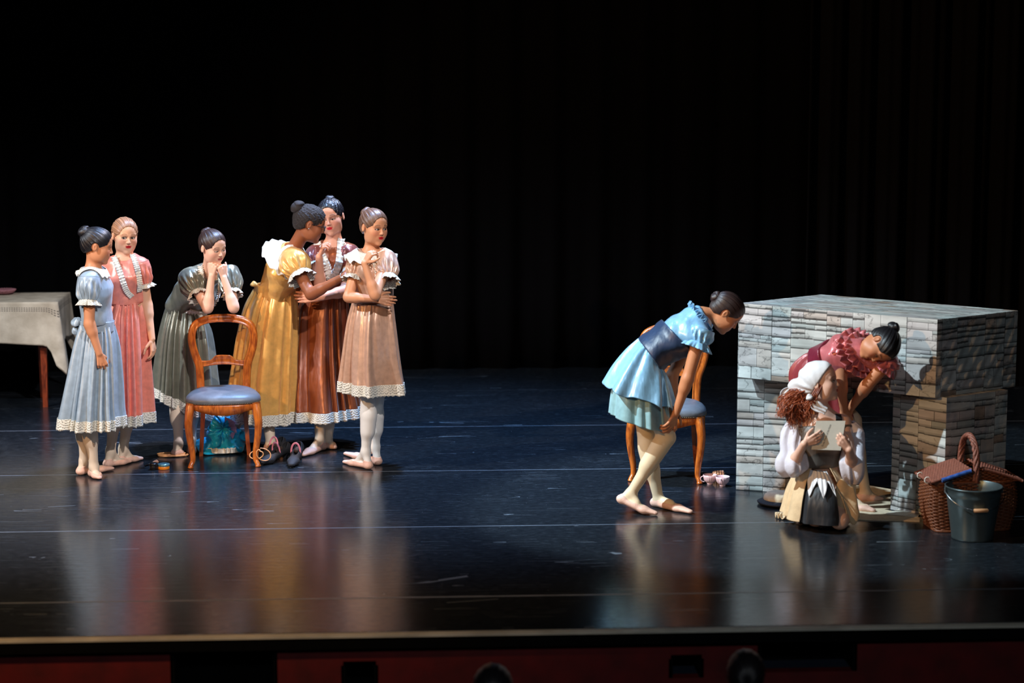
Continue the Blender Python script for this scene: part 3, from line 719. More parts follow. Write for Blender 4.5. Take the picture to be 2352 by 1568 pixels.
curtain(-7.3, 8.3, 15.95, 'wide black backdrop curtain hanging across the whole back of the stage', 1, .025, 40)
wx = PY(1849, 640, 14.9)[0]
curtain(wx, 8.3, 14.9, 'black side curtain hanging behind the stone patterned fireplace on the right', 4, .05, 22, mt='leg_curtain')

# ---------------------------------------------------------------- table on the left
def table():
    Yf = PY(0, 0, 1)[1]; leg = FL(101, 938); tz = .735
    c0 = FL(131, 695, tz); c1 = FL(127, 674, tz); xr, y0, y1 = c0[0], c0[1], c1[1]; xl = xr - 1.5; y1 = y0 + max(.55, y1 - y0)
    root = thing('table', 'dark red-brown wooden table under a linen cloth at the left edge', 'table', ((xl + xr) / 2, (y0 + y1) / 2, 0))
    m = MB(); m.box(((xl + xr) / 2, (y0 + y1) / 2, tz - .014), (xr - xl - .03, y1 - y0 - .03, .022)); m.build('tabletop', MAT['table_wood'], root, smooth=False)
    m = MB(); lx = leg[0]
    for y in (y0 + .07, y1 - .07): m.box(((xl + xr) / 2, y, tz - .075), (2 * (lx - (xl + xr) / 2), .02, .10))
    for x in (lx, xl + xr - lx): m.box((x, (y0 + y1) / 2, tz - .075), (.02, y1 - y0 - .14, .10))
    m.build('apron', MAT['table_wood'], root, smooth=False)
    for x in (lx, xl + xr - lx):
        for y, x in ((y0 + .07, x), (y1 - .07, x - .085 * (1 if x > (xl + xr) / 2 else -1))):
            m = MB(); a, b = .026, .016
            v = [[x + sx * w_, y + sy * w_, z_] for z_, w_ in ((tz - .026, a), (.0, b)) for sx, sy in ((-1, -1), (1, -1), (1, 1), (-1, 1))]
            m.add(v, [[0, 1, 2, 3], [7, 6, 5, 4], [0, 4, 5, 1], [1, 5, 6, 2], [2, 6, 7, 3], [3, 7, 4, 0]]); m.build('leg', MAT['table_wood'], root, smooth=False)
    # cloth: top plus hanging skirt walked round the edge
    n = 240; rs = np.random.RandomState(3)
    per = [];
    hw, hd = (xr - xl) / 2, (y1 - y0) / 2; cx, cy = (xl + xr) / 2, (y0 + y1) / 2
    for i in range(n):
        t = i / n * 4; k = int(t); u = (t - k) * 2 - 1
        per.append([(-1 + 0, -1), (0, 0)][0] if 0 else ((u, -1) if k == 0 else (1, u) if k == 1 else (-u, 1) if k == 2 else (-1, -u)))
    per = np.array(per, float); rows = []
    drop = 26; corner = np.exp(-((1 - np.minimum(np.abs(per[:, 0]), np.abs(per[:, 1]))) / .055) ** 2)
    nx = np.where(np.abs(per[:, 0]) > .999, np.sign(per[:, 0]), 0.); ny = np.where(np.abs(per[:, 1]) > .999, np.sign(per[:, 1]), 0.)
    nn = np.stack([nx, ny], 1) + per * corner[:, None] * .9; nn /= np.linalg.norm(nn, axis=1)[:, None]
    P0 = np.stack([cx + per[:, 0] * hw, cy + per[:, 1] * hd], 1); L = .285 + .20 * corner + .012 * np.sin(np.arange(n) * .13)
    v = []
    for s_ in (0.0, .35, .7, .93): v.append(np.stack([cx + (P0[:, 0] - cx) * s_, cy + (P0[:, 1] - cy) * s_, np.full(n, tz + .002)], 1))
    for j in range(drop + 1):
        t = j / drop; flare = .006 + .035 * t * (.35 + corner) + corner * t * (.045 * np.sin(per[:, 0] * 24 + per[:, 1] * 17)) + .004 * np.sin(np.arange(n) * .31 + t * 3) * t
        xy = P0 + nn * flare[:, None] + (per * .0); v.append(np.stack([xy[:, 0], xy[:, 1], tz + .003 - L * t + (.003 if j == 0 else 0)], 1))
    v = np.array(v); k_ = len(v); uu = np.repeat(np.arange(n)[None] / n * 30, k_, 0); vv = np.repeat(np.concatenate([np.full(4, -1), np.linspace(0, 1, drop + 1)])[:, None], n, 1)
    V = v.reshape(-1, 3)
    loc = (cx, cy, tz); o = solo('tablecloth', V, gridfaces(k_, n, False, True), MAT['linen'], 'cream linen tablecloth with drawn thread borders hanging over the left table', 'tablecloth', loc, uv=np.stack([uu.ravel(), vv.ravel()], 1)); solidify(o, .0016)
    # crocheted mat, gathered edge
    c = FL(4, 678, tz + .006); c[1] += .08; a = np.linspace(0, 2 * np.pi, 120, endpoint=False); R = []
    prof = [(0.004, .004), (.05, .005), (.065, .010), (.078, .024), (.085, .03), (.082, .034), (.070, .030), (.055, .028), (.004, .026)]
    v = np.array([[(r + .003 * np.sin(a * 30) * (r > .06)) * np.cos(a), (r + .003 * np.sin(a * 30) * (r > .06)) * np.sin(a), z + .002 * np.sin(a * 30 + z * 400) * (r > .05) + 0 * a] for r, z in prof]).transpose(0, 2, 1) + c
    solo('pincushion', v.reshape(-1, 3), gridfaces(len(prof), 120, False, True), MAT['pink_wool'], 'flat dusty pink gathered cushion lying on the linen tablecloth', 'cushion', c)
MAT['table_wood'] = wood('red_brown_wood', (150, 62, 28), (90, 30, 14), .4)
MAT['pink_wool'] = plain('pink_crochet', (176, 120, 130), .9, bump=.8, scale=120, var=.25)
def linen():
    k = NT('cream_linen'); uv = k.n('ShaderNodeUVMap'); s = k.n('ShaderNodeSeparateXYZ'); k.l(uv.outputs[0], s.inputs[0])
    m = k.n('ShaderNodeMapRange'); m.inputs['From Min'].default_value = .10; m.inputs['From Max'].default_value = .21; k.l(s.outputs[1], m.inputs['Value'])
    w = k.n('ShaderNodeMath', operation='MULTIPLY'); w.inputs[1].default_value = 3.0; k.l(m.outputs[0], w.inputs[0]); fr = k.n('ShaderNodeMath', operation='FRACT'); k.l(w.outputs[0], fr.inputs[0])
    lt = k.n('ShaderNodeMath', operation='GREATER_THAN'); lt.inputs[1].default_value = .55; k.l(fr.outputs[0], lt.inputs[0])
    x = k.n('ShaderNodeMath', operation='MULTIPLY'); x.inputs[1].default_value = 12.0; k.l(s.outputs[0], x.inputs[0]); fx = k.n('ShaderNodeMath', operation='FRACT'); k.l(x.outputs[0], fx.inputs[0])
    gx = k.n('ShaderNodeMath', operation='GREATER_THAN'); gx.inputs[1].default_value = .4; k.l(fx.outputs[0], gx.inputs[0])
    mm = k.n('ShaderNodeMath', operation='MULTIPLY'); k.l(lt.outputs[0], mm.inputs[0]); k.l(gx.outputs[0], mm.inputs[1])
    tc = k.n('ShaderNodeTexCoord'); nz = k.n('ShaderNodeTexNoise', i_Scale=9.0, i_Detail=6.0); k.l(tc.outputs['Object'], nz.inputs['Vector'])
    r = k.ramp(nz.outputs[0], [(.3, lin((168, 158, 140))), (.7, lin((205, 196, 178)))])
    mx = k.n('ShaderNodeMix', data_type='RGBA'); k.l(mm.outputs[0], mx.inputs['Factor']); k.l(r.outputs[0], mx.inputs['A']); mx.inputs['B'].default_value = (.10, .09, .08, 1)
    k.l(mx.outputs['Result'], k.b.inputs['Base Color']); k.set(Roughness=.85); k.bump(nz.outputs[0], .5, .02); return k.m
MAT['linen'] = linen(); table()

# ---------------------------------------------------------------- printed stone boxes
def stone_color(U, V, seed=0):
    """print of stacked slate on the wrapping paper; U,V in metres -> rgb"""
    U, V = U / 1.8, V / 1.8; tu, tv = .56, .52; u, v = U % tu, V % tv; rs = np.random.RandomState(7)
    v2 = v + .006 * (fbm(U * 9, V * 4, 3) - .5)
    tones = [(222, 226, 222), (208, 213, 210), (226, 225, 220), (200, 194, 190), (210, 198, 188), (216, 210, 208), (192, 202, 200), (182, 162, 146)]
    col = np.full(u.shape + (3,), .5); d = np.full(u.shape, 1.0); lo = np.full(u.shape, 1.0); pr = [.2, .17, .18, .13, .09, .12, .08, .03]
    edges = [0, .085, .20, .265, .385, .47, tu + .001]
    for si in range(len(edges) - 1):                     # upright strips, each with its own courses
        xa, xb = edges[si], edges[si + 1]; z = 0.0
        while z < tv:
            h = rs.choice([.016, .022, .030, .042, .058], p=[.2, .25, .25, .18, .12]); z0, z1 = z, min(tv + .001, z + h); z += h
            m = (v2 >= z0) & (v2 < z1) & (u >= xa) & (u < xb); cut = [xa, xb]
            if xb - xa > .075 and rs.rand() < .55: cut = [xa, xa + (xb - xa) * rs.uniform(.3, .7), xb]
            for a, b in zip(cut[:-1], cut[1:]):
                c = lin(tones[rs.choice(8, p=pr)]); cc = lin(tones[rs.choice(8, p=pr)]); sp = rs.rand() < .3 and h > .028; zs = z0 + h * rs.uniform(.35, .65); sl = rs.uniform(-.10, .10)
                q = m & (u >= a) & (u < b)
                if not q.any(): continue
                zz = zs + sl * (u - a) if sp else np.full(u.shape, z0)
                for k_, (sel, cl) in enumerate(((q & (v2 >= zz), c), (q & (v2 < zz), cc))):
                    if not sel.any(): continue
                    col[sel] = cl; bot = zz if k_ == 0 else np.full(u.shape, z0); top = zz if k_ == 1 else np.full(u.shape, z1)
                    lo[sel] = (v2 - bot)[sel]; d[sel] = np.minimum(np.minimum(u - a, b - u) * 1.3, (top - v2) * 1.6)[sel]
    g = fbm(U * 14, V * 60, 11); g2 = fbm(U * 5, V * 7, 5); cr = np.abs(fbm(U * 16, V * 34, 21) - .47)
    f = .80 + .5 * (g - .45) + .45 * (g2 - .45)
    thick = .0018 + .0058 * np.clip(fbm(U * 7, V * 5, 31) - .34, 0, 1) * 2
    f = f * np.where(lo < thick, .16, 1) * np.where(d < .0015, .38, 1) * np.where((lo > thick) & (lo < thick + .006), .72, 1) * np.where(d < .006, 1.1, 1)
    f = f * np.where((cr < .005) & (g2 > .44), .5, 1) * np.where((cr < .02) & (g2 > .44), .8, 1)
    return np.clip(col * f[..., None], 0, 1)
def print_mat():
    k = NT('stone_print_paper'); a = k.n('ShaderNodeAttribute', attribute_name='Col'); k.l(a.outputs['Color'], k.b.inputs['Base Color']); k.set(Roughness=.5, Specular_IOR_Level=.4)
    tc = k.n('ShaderNodeTexCoord'); n = k.n('ShaderNodeTexNoise', i_Scale=7.0, i_Detail=5.0); k.l(tc.outputs['Object'], n.inputs['Vector']); k.bump(n.outputs[0], .3, .015); return k.m
MAT['print'] = print_mat()
def quad_sheet(p00, p10, p11, p01, uoff, voff, seed, crease=.004, step=.0036, bend=None, smear=None):
    p00, p10, p11, p01 = [np.array(p, float) for p in (p00, p10, p11, p01)]
    lu = max(np.linalg.norm(p10 - p00), np.linalg.norm(p11 - p01)); lv = max(np.linalg.norm(p01 - p00), np.linalg.norm(p11 - p10))
    nu, nv = int(lu / step) + 2, int(lv / step) + 2; s, t = np.meshgrid(np.linspace(0, 1, nu), np.linspace(0, 1, nv), indexing='ij')
    v = (p00 * ((1 - s) * (1 - t))[..., None] + p10 * (s * (1 - t))[..., None] + p11 * (s * t)[..., None] + p01 * ((1 - s) * t)[..., None])
    n = nrm(np.cross(p10 - p00, p01 - p00)); U, Vv = s * lu, t * lv; e = np.minimum(np.minimum(s, 1 - s) * lu, np.minimum(t, 1 - t) * lv); edge = np.clip(e / .03, 0, 1)
    disp = crease * (fbm(U * 6, Vv * 5, seed) - .47) * 2 * edge
    if bend is not None: disp = disp + bend(U, Vv, lu, lv) * edge
    v = v + disp[..., None] * n
    return v.reshape(-1, 3), gridfaces(nu, nv), stone_color(U + uoff, Vv + voff).reshape(-1, 3)
def stone_box(name, label, base, z0, z1, bend_r=None, seed=0, uo=0., bend_f=None):
    """base: 4 floor corners front-left, front-right, back-right, back-left"""
    b = [np.array([p[0], p[1], 0.]) for p in base]; lo = [p + [0, 0, z0] for p in b]; hi = [p + [0, 0, z1] for p in b]
    root = thing(name, label, 'set piece', (sum(p[0] for p in b) / 4, sum(p[1] for p in b) / 4, z0), 'printed stone blocks of the stage fireplace')
    sides = [('front_panel', 0, 1), ('side_panel', 1, 2), ('back_panel', 2, 3), ('side_panel', 3, 0)]
    for i, (nm, a, c) in enumerate(sides):
        v, f, col = quad_sheet(lo[a], lo[c], hi[c], hi[a], uo + i * .17, z0 + .03, seed + i, step=.0036 if i < 2 else .012, bend=(bend_r if i == 1 else bend_f if i == 0 else None))
        obj(nm, v, f, MAT['print'], root, col=col)
    v, f, col = quad_sheet(hi[0], hi[1], hi[2], hi[3], uo + .1, .05, seed + 9, crease=.003, step=.005); obj('top_panel', v, f, MAT['print'], root, col=col)
    v, f, col = quad_sheet(lo[3], lo[2], lo[1], lo[0], uo + .1, .05, seed + 8, crease=.0, step=.02); obj('bottom_panel', v, f, MAT['print'], root, col=col)
    return root
A0, A1 = FL(1688, 1118), FL(1803, 1132); B0, B1 = FL(2045, 1170), FL(2166, 1195)
U0 = np.array([1.880, 11.43, 0]); U1 = np.array([2.809, 10.70, 0]); ZB, ZT = .662, 1.077
dd_ = nrm(np.array([.508, .304, 0]))
A0 = A0 * .55 + np.array([1.885, 11.42, 0]) * .45
stone_box('stone_block', 'tall printed stone block, left leg of the fireplace', [A0, A1, A1 + dd_ * .50, A0 + dd_ * .50], .002, ZB - .002, seed=3, uo=.0)
stone_box('stone_block', 'tall printed stone block behind the wicker basket, right leg of the fireplace', [B0, B1, B1 + dd_ * .46, B0 + dd_ * .46], .002, ZB - .002, seed=5, uo=.31)
fold_r = lambda U, V, lu, lv: .009 * np.exp(-((V / lv - .25) / .5) ** 2) * (np.sin((U * .9 + V * .5) * 46 + 3 * np.sin(V * 9)) * (.3 + .7 * np.exp(-U * 5)) + .5 * np.sin((U * 1.4 - V) * 60)) * .55
UR = FL(2338, 713, ZT); UB = FL(1886, 676, ZT); UR[2] = UB[2] = 0
stone_box('stone_lintel', 'wide printed stone block laid across the two legs as fireplace top', [U0, U1, UR, UB], ZB, ZT, bend_r=fold_r, seed=7, uo=.15)

# mats and papers inside the fireplace
def flat_poly(name, pts, mat, label, cat, z=.0, th=.003, group=None):
    pts = [np.array(p, float) for p in pts]; c = sum(pts) / len(pts); n = len(pts)
    v = [[p[0], p[1], z] for p in pts] + [[p[0], p[1], z + th] for p in pts]; f = [list(range(n))[::-1], list(range(n, 2 * n))] + [[i, (i + 1) % n, n + (i + 1) % n, n + i] for i in range(n)]
    return solo(name, v, f, mat, label, cat, (c[0], c[1], z), group, smooth=False)
MAT['mat'] = plain('cream_felt', (205, 188, 160), .9, bump=.3, scale=40, var=.12)
hx_ = np.array([.03, -.03, 0])
flat_poly('hearth_mat', [FL(1938, 1193), FL(2112, 1198), FL(2112, 1190), B0 - hx_ * 1.2 + [0, -.05, 0], B0 + dd_ * .45 - [.03, 0, 0], A1 + dd_ * .45 + [.05, 0, 0], A1 + [.12, -.12, 0], FL(1900, 1165)], MAT['mat'], 'cream mat on the floor inside the fireplace opening', 'mat', .0, .006)
flat_poly('paper_sheet', [FL(2062, 1186), FL(2108, 1191), FL(2112, 1182), FL(2078, 1176)], MAT['paper'], 'white paper sheet lowest beside the wicker basket', 'paper', .0065, .001, 'papers on the hearth mat')
flat_poly('paper_sheet', [FL(2030, 1184), FL(2078, 1188), FL(2106, 1178), FL(2066, 1172)], MAT['paper'], 'cream paper sheet on top nearest the fireplace opening', 'paper', .0085, .001, 'papers on the hearth mat')
# ---------------------------------------------------------------- balloon-back chairs
MAT['seat'] = plain('slate_blue_leather', (104, 108, 114), .42, bump=.12, scale=26, var=.12)
MAT['brass'] = plain('antique_brass', (150, 130, 95), .35, metal=.8, var=.1)
def chair(name, label, c, rot):
    """local: x right, -y towards the seat front; c floor centre of the seat"""
    c = np.array([c[0], c[1], 0.]); root = thing(name, label, 'chair', c, 'walnut balloon back chairs on stage'); 
    def X(v):
        v = np.array(v, float); z = v[:, 2]; v[:, 2] = np.where(z < .5, z * .905, .4525 + (z - .5) * 1.045); return rotz(v + c, rot, c)
    yb = .175
    half_ = [(-.139, .43), (-.140, .49), (-.142, .55), (-.148, .61), (-.170, .67), (-.186, .735), (-.186, .79), (-.166, .838), (-.115, .866), (-.05, .877), (0, .878)]
    loop = half_ + [(-x, z) for x, z in half_[::-1][1:]]; L = crom(np.array(loop), 110)
    pts = np.stack([L[:, 0], yb + (L[:, 1] - .43) * .09, L[:, 1]], 1)
    # moulded section swept round: wide flat face with a raised inner bead
    tg = np.gradient(pts, axis=0); tg /= np.linalg.norm(tg, axis=1)[:, None]; yv = nrm(np.array([0, 1, -.16])); yv = np.tile(np.cross(tg, np.cross(yv, tg)), 1); yv = yv / np.linalg.norm(yv, axis=1)[:, None]
    iv = np.cross(tg, yv)                                  # towards the opening or away
    sgn = np.sign(np.einsum('ij,ij->i', iv[55:56], np.array([[0, 0, -1.]])))[0]; iv = iv * sgn
    sec = [(.0215, -.004), (.0205, -.010), (.0155, -.0115), (.0135, -.007), (.004, -.012), (-.008, -.0125), (-.017, -.008), (-.020, 0), (-.017, .010), (0, .0125), (.017, .010), (.021, .003)]
    v = np.array([[p + i_ * a * 1.16 + y_ * b * 1.15 for a, b in sec] for p, i_, y_ in zip(pts, iv, yv)]); n = len(sec)
    f = gridfaces(len(pts), n, False, True).tolist() + [list(range(n)), [(len(pts) - 1) * n + i for i in range(n)][::-1]]
    obj('back_frame', X(v.reshape(-1, 3)), f, MAT['oak'], root)
    # carved cross rail
    u = np.linspace(-1, 1, 61); xt = u * .152; zt = .634 + .030 * np.exp(-(u / .42) ** 6) - .006 * np.abs(u) ** 2 + .012 * np.clip(np.abs(u) - .75, 0, 1) * 2; zb = .590 + .018 * np.cos(u * np.pi / 2) + .006 * np.abs(u) ** 8
    v = []
    for k_, (zz, dy) in enumerate(((zb, -.008), (zb + .004, -.012), (zb + .007, -.009), (zt - .008, -.009), (zt - .004, -.013), (zt, -.009), (zt, .009), (zb, .009))):
        v.append(np.stack([xt, yb + .09 * (.65 - .43) + dy + 0 * u, zz], 1))
    v = np.array(v); obj('cross_rail', X(v.reshape(-1, 3)), gridfaces(8, 61, True, False), MAT['oak'], root)
    # seat
    a = np.linspace(0, 2 * np.pi, 96, endpoint=False)
    def outl(sc=1.0, ex=0.0):
        x = np.sign(np.cos(a)) * np.abs(np.cos(a)) ** .62; y = np.sign(np.sin(a)) * np.abs(np.sin(a)) ** .70
        w = .200 - .030 * y; return np.stack([x * (w * sc + ex), y * (.185 * sc + ex) - .012 * (y < 0) * np.cos(x * 1.4) * sc], 1)
    prof = [(1.0, .000, .400 + .020), (1.0, .010, .425), (1.0, .016, .440), (1.0, .012, .458), (.97, .004, .474), (.88, 0, .487), (.70, 0, .497), (.4, 0, .503), (.001, 0, .505)]
    v = np.array([np.column_stack([outl(s_, e_), np.full(96, z_)]) for s_, e_, z_ in prof]); obj('seat_cushion', X(v.reshape(-1, 3)), gridfaces(len(prof), 96, False, True), MAT['seat'], root)
    o_ = outl(1.0, .006); low = .372 - .0 + .010 * np.abs(np.sin(a * 2)) ** 1 - .020 * np.exp(-((a - 1.5 * np.pi) / .32) ** 2) + .008 * np.sin(a * 8) * 0
    v = np.array([np.column_stack([o_, np.full(96, .425)]), np.column_stack([o_ * 1.01, np.full(96, .41)]), np.column_stack([o_ * 1.005, low]), np.column_stack([o_ * .93, low]), np.column_stack([o_ * .93, np.full(96, .42)])])
    fr_ = obj('seat_frame', X(v.reshape(-1, 3)), gridfaces(5, 96, True, True), MAT['oak'], root)
    m = MB(); an = np.linspace(0, 2 * np.pi, 120, endpoint=False)
    oo = outl(1.0, .014); per = np.vstack([oo, oo[:1]]); sl = np.concatenate([[0], np.cumsum(np.linalg.norm(np.diff(per, axis=0), axis=1))])
    sp, sq = lathe([(0.0001, -.0032), (.0024, -.002), (.0033, 0), (.0024, .002), (.0001, .0032)], 6)
    for q in np.arange(0, sl[-1], .0105):
        x, y = np.interp(q, sl, per[:, 0]), np.interp(q, sl, per[:, 1]); m.add(sp + [x, y, .4295], sq)
    v, f = m.data(); o = obj('nailheads', X(v), f, MAT['brass'], fr_); o['kind'] = 'stuff'
    for s_ in (-1, 1):
        P = crom(np.array([(s_ * .190, -.150, .425), (s_ * .200, -.168, .36), (s_ * .206, -.176, .29), (s_ * .200, -.170, .20), (s_ * .188, -.160, .11), (s_ * .186, -.160, .05), (s_ * .197, -.172, .02), (s_ * .200, -.176, .001)]), 34)
        R = np.interp(np.linspace(0, 1, 34), [0, .12, .3, .55, .8, .9, .97, 1], [.030, .027, .0235, .0185, .0145, .0150, .0185, .013]); mb = MB(); mb.tube(P, R, 12, up=(0, 1, 0)); v, f = mb.data(); obj('leg', X(v), f, MAT['oak'], root, label='curved front leg')
        P = crom(np.array([(s_ * .125, .175, .44), (s_ * .128, .172, .3), (s_ * .136, .178, .15), (s_ * .146, .200, .0)]), 16); mb = MB(); mb.tube(P, np.linspace(.021, .0165, 16), 4, up=(.7, .7, 0)); v, f = mb.data(); obj('leg', X(v), f, MAT['oak_dark'], root, label='straight rear leg', smooth=False)
    return root, c
f1, f2 = FL(432, 1073), FL(590, 1073)
C1 = (f1 + f2) / 2 + [0, .165, 0]; chair('balloon_back_chair', 'walnut balloon back chair carrying the elbows of the girl in grey', C1, .07)
C2 = FL(1544, 1108) + [.0, .17, 0]; chair('balloon_back_chair', 'walnut balloon back chair behind the bending girl in light blue', C2, -.24)

# ---------------------------------------------------------------- turquoise bundle
MAT['turq'] = satin('turquoise_satin', (14, 176, 226), .30, .1, bump=.3, var=.25)
MAT['lilac'] = satin('lilac_satin', (190, 150, 185), .35, .2)
def bundle():
    c = FL(508, 1046); c[1] += .10; c[2] = 0
    root = thing('fabric_bundle', 'crumpled turquoise satin bundle with a bow, on the floor under the left chair', 'bundle', c)
    M3 = np.eye(3); P = [ell(c + [0.00, 0, .064], M3, (.115, .09, .075), .04), ell(c + [-.06, -.02, .055], M3, (.06, .07, .05), .04), ell(c + [.07, 0, .08], M3, (.055, .07, .08), .04), ell(c + [0, 0, .12], M3, (.07, .06, .05), .04)]
    w = wrk(5, .016, 26); w2 = wrk(9, .006, 60)
    def wr(X, Y, Z):
        return -.026 * np.abs(w(X, Y, Z)) / .016 * 1.0 + .016 + .5 * np.abs(w2(X, Y, Z)) - .004
    V, Q = sculpt(P, .004, wr=wr, clip=[half((0, 0, .003), (0, 0, -1))], pad=.06); obj('sack', V, Q, MAT['turq'], root)
    k = c + [.015, -.055, .165]
    for i, (ang, L, wd) in enumerate([(150, .085, .05), (95, .07, .045), (200, .07, .04), (250, .06, .05), (20, .05, .04), (-55, .07, .04)]):
        a = math.radians(ang); d = np.array([math.cos(a), -.25, math.sin(a)]); t = np.linspace(0, 1, 14); u = np.linspace(-1, 1, 22); n_ = np.array([-math.sin(a), 0, math.cos(a)])
        T, U = np.meshgrid(t, u, indexing='ij'); wdt = wd * (.18 + .9 * np.sin(T * 1.75)); v = k + d * (T * L)[..., None] + n_ * (U * wdt)[..., None] + np.array([0, -1, 0]) * (.012 * np.sin(U * 9 + i) * (1 - T * .4) + .03 * np.sin(T * 3))[..., None]
        o = obj('bow_loop', v.reshape(-1, 3), gridfaces(14, 22), MAT['turq'], root); solidify(o, .003)
    for i, (ang, L) in enumerate([(60, .07), (15, .065), (-20, .065)]):
        a = math.radians(ang); d = np.array([math.cos(a), -.5, math.sin(a)]); n_ = np.array([-math.sin(a), 0, math.cos(a)])
        T, U = np.meshgrid(np.linspace(0, 1, 12), np.linspace(-1, 1, 12), indexing='ij'); v = k + [.012, -.012, 0] + d * (T * L)[..., None] + n_ * (U * (.006 + .034 * T))[..., None] - np.array([0, 1, 0]) * (.016 * np.abs(U) * T)[..., None]
        o = obj('lilac_tail', v.reshape(-1, 3), gridfaces(12, 12), MAT['lilac'], root, label='lilac satin bow tail'); solidify(o, .002)
    # lace edge along the floor
    a = np.linspace(math.pi * .95, math.pi * 1.95, 40); p = np.stack([c[0] + .13 * np.cos(a), c[1] + .10 * np.sin(a), np.full(40, .012)], 1); wd = np.tile([0, -.008, .034], (40, 1)); nn = np.stack([np.cos(a), np.sin(a), 0 * a], 1)
    ribbon(root, 'lace_edge', p, wd, nn, MAT['lace_plain'], amp=.012, waves=12, label='cream lace edge')
bundle()

# ---------------------------------------------------------------- small things on the floor, left
MAT['gold_cord'] = plain('gold_satin_cord', (222, 160, 105), .4, var=.1); MAT['black_gloss'] = plain('black_plastic', (12, 12, 14), .3); MAT['bristle'] = plain('tan_bristle', (165, 115, 85), .8, bump=.4, scale=200)
MAT['orange_pl'] = plain('orange_pot', (225, 130, 25), .35); MAT['mirror_lid'] = plain('pearly_lid', (120, 170, 180), .18, metal=.7, var=.3, scale=30)
def cord_pile():
    c = FL(395, 1047); t = np.linspace(0, 1, 260); a = t * 2 * np.pi * 3
    p = np.stack([c[0] + (.085 + .006 * np.sin(a * .33)) * np.cos(a) + .008 * np.sin(a * 2.3), c[1] + (.045 + .004 * t) * np.sin(a) * (1 - .1 * t) + .008 * np.cos(a * .7), .005 + .004 * (t * 3)], 1)
    v, f = tube(p, .0042, 7); solo('ribbon_cord', v, f, MAT['gold_cord'], 'looped gold cord lying flat left of the chair under the girl in grey', 'cord', c)
cord_pile()
def brush():
    a, b = FL(332, 1069, .006), FL(368, 1058, .012); d = nrm(b - a); root = thing('makeup_brush', 'makeup brush with black handle lying on the floor', 'brush', (a + b) / 2 * [1, 1, 0])
    m = MB(); m.tube([a, a + d * .03, a + d * .055], [.004, .0062, .005], 10); m.build('handle', MAT['black_gloss'], root)
    m = MB(); m.tube([a + d * .052, a + d * .072], [.0066, .0075], 12); m.build('ferrule', MAT['brass'], root)
    m = MB(); m.tube([a + d * .07, a + d * .085, a + d * .105, a + d * .118], [.0075, .012, .0145, .004], 14); m.build('bristles', MAT['bristle'], root)
brush()
def pot(name, label, c, r, h, mats, cat):
    c = np.array(c); root = thing(name, label, cat, c)
    v, f = lathe([(.0001, .0), (r * .96, .0), (r, .003), (r, h * .55), (r * .97, h * .58), (.0001, h * .58)], 36, c); obj('pot', v, f, mats[0], root)
    v, f = lathe([(.0001, h * .58), (r * 1.03, h * .58), (r * 1.05, h * .62), (r * 1.05, h * .9), (r * .98, h), (r * .6, h * 1.01), (.0001, h * 1.0)], 36, c); obj('lid', v, f, mats[1], root)
pot('powder_compact', 'orange powder compact with pearly lid beside the black pot', FL(375, 1079) + [0, .03, 0], .034, .033, (MAT['orange_pl'], MAT['mirror_lid']), 'cosmetics')
pot('cosmetic_pot', 'small plain black cosmetic pot left of the orange compact', FL(352, 1080) + [0, .025, 0], .024, .040, (MAT['black_gloss'], MAT['black_gloss']), 'cosmetics')

# ---------------------------------------------------------------- character shoes
MAT['canvas'] = plain('black_canvas', (26, 27, 32), .75, bump=.3, scale=150); MAT['pink_el'] = satin('pink_elastic', (226, 140, 165), .4, .05)
MAT['shoe_in'] = plain('shoe_lining', (60, 45, 38), .8)
def heel_shoe(label, toe, heel, s=1.0, strap=None, lift=0.0, roll=0.):
    """toe, heel floor points"""
    toe, heel = np.array(toe, float), np.array(heel, float); u = nrm(toe - heel); L = np.linalg.norm(toe - heel); r = np.cross(u, [0, 0, 1.]); z = np.array([0, 0, 1.])
    root = thing('character_shoe', label, 'shoe', (toe + heel) / 2, 'black heeled character shoes beside the left chair')
    h0 = heel + u * .03 + z * .060; mid = heel * .55 + toe * .45 + z * .046; ball = heel * .28 + toe * .72 + z * .024; T = toe - u * .022 + z * .021
    P = [cap(h0, mid, .027, .027, .02, r, 1.0), cap(mid, ball, .027, .032, .02, z, .75), cap(ball, T, .032, .019, .02, z, .7)]
    hole = ell(heel * .62 + toe * .38 + z * .083, np.array([u, r, z]), (L * .34, .021, .040), .01); P.append(cap(h0 + z * .018 - u * .004, h0 + z * .022, .024, .022, .02))
    V, Q = sculpt(P, .0036, off=.001, clip=[lambda X, Y, Z: -pd(hole, X, Y, Z), half(h0 + z * .042, z)]); obj('upper', V + [0, 0, lift], Q, MAT['canvas'], root)
    V, Q = sculpt([cap(heel * .60 + toe * .40 + z * .066, heel * .72 + toe * .28 + z * .070, .014, .014)], .005); obj('lining', V + [0, 0, lift], Q, MAT['shoe_in'], root)
    m = MB(); hb = heel + u * .022
    v = [hb + r * a + u * b + z * (h_ + lift) for h_, w_ in ((.042, 1.15), (.02, .8), (.001, .85)) for a, b in ((-.02 * w_, -.02 * w_), (.02 * w_, -.02 * w_), (.02 * w_, .02 * w_), (-.02 * w_, .02 * w_))]
    m.add(v, gridfaces(3, 4, False, True).tolist() + [[0, 1, 2, 3], [11, 10, 9, 8]]); m.build('heel', MAT['canvas'], root, smooth=False)
    if strap is not None:
        q = heel * .55 + toe * .45 + z * (.062 + lift); a = np.linspace(-.25, np.pi + .25, 30); lean = nrm(z + u * strap)
        p = np.array([q + r * math.cos(t) * .027 + lean * math.sin(t) * .055 for t in a]); m = MB(); m.tube(p, .0058, 8, flat=.35, up=tuple(u)); m.build('strap', MAT['pink_el'], root, label='pink elastic strap')
    return root
heel_shoe('black heeled shoe pointing left with a pink strap, largest in front of the pile', FL(598, 1070), FL(655, 1055) + [.02, .06, 0], strap=.15)
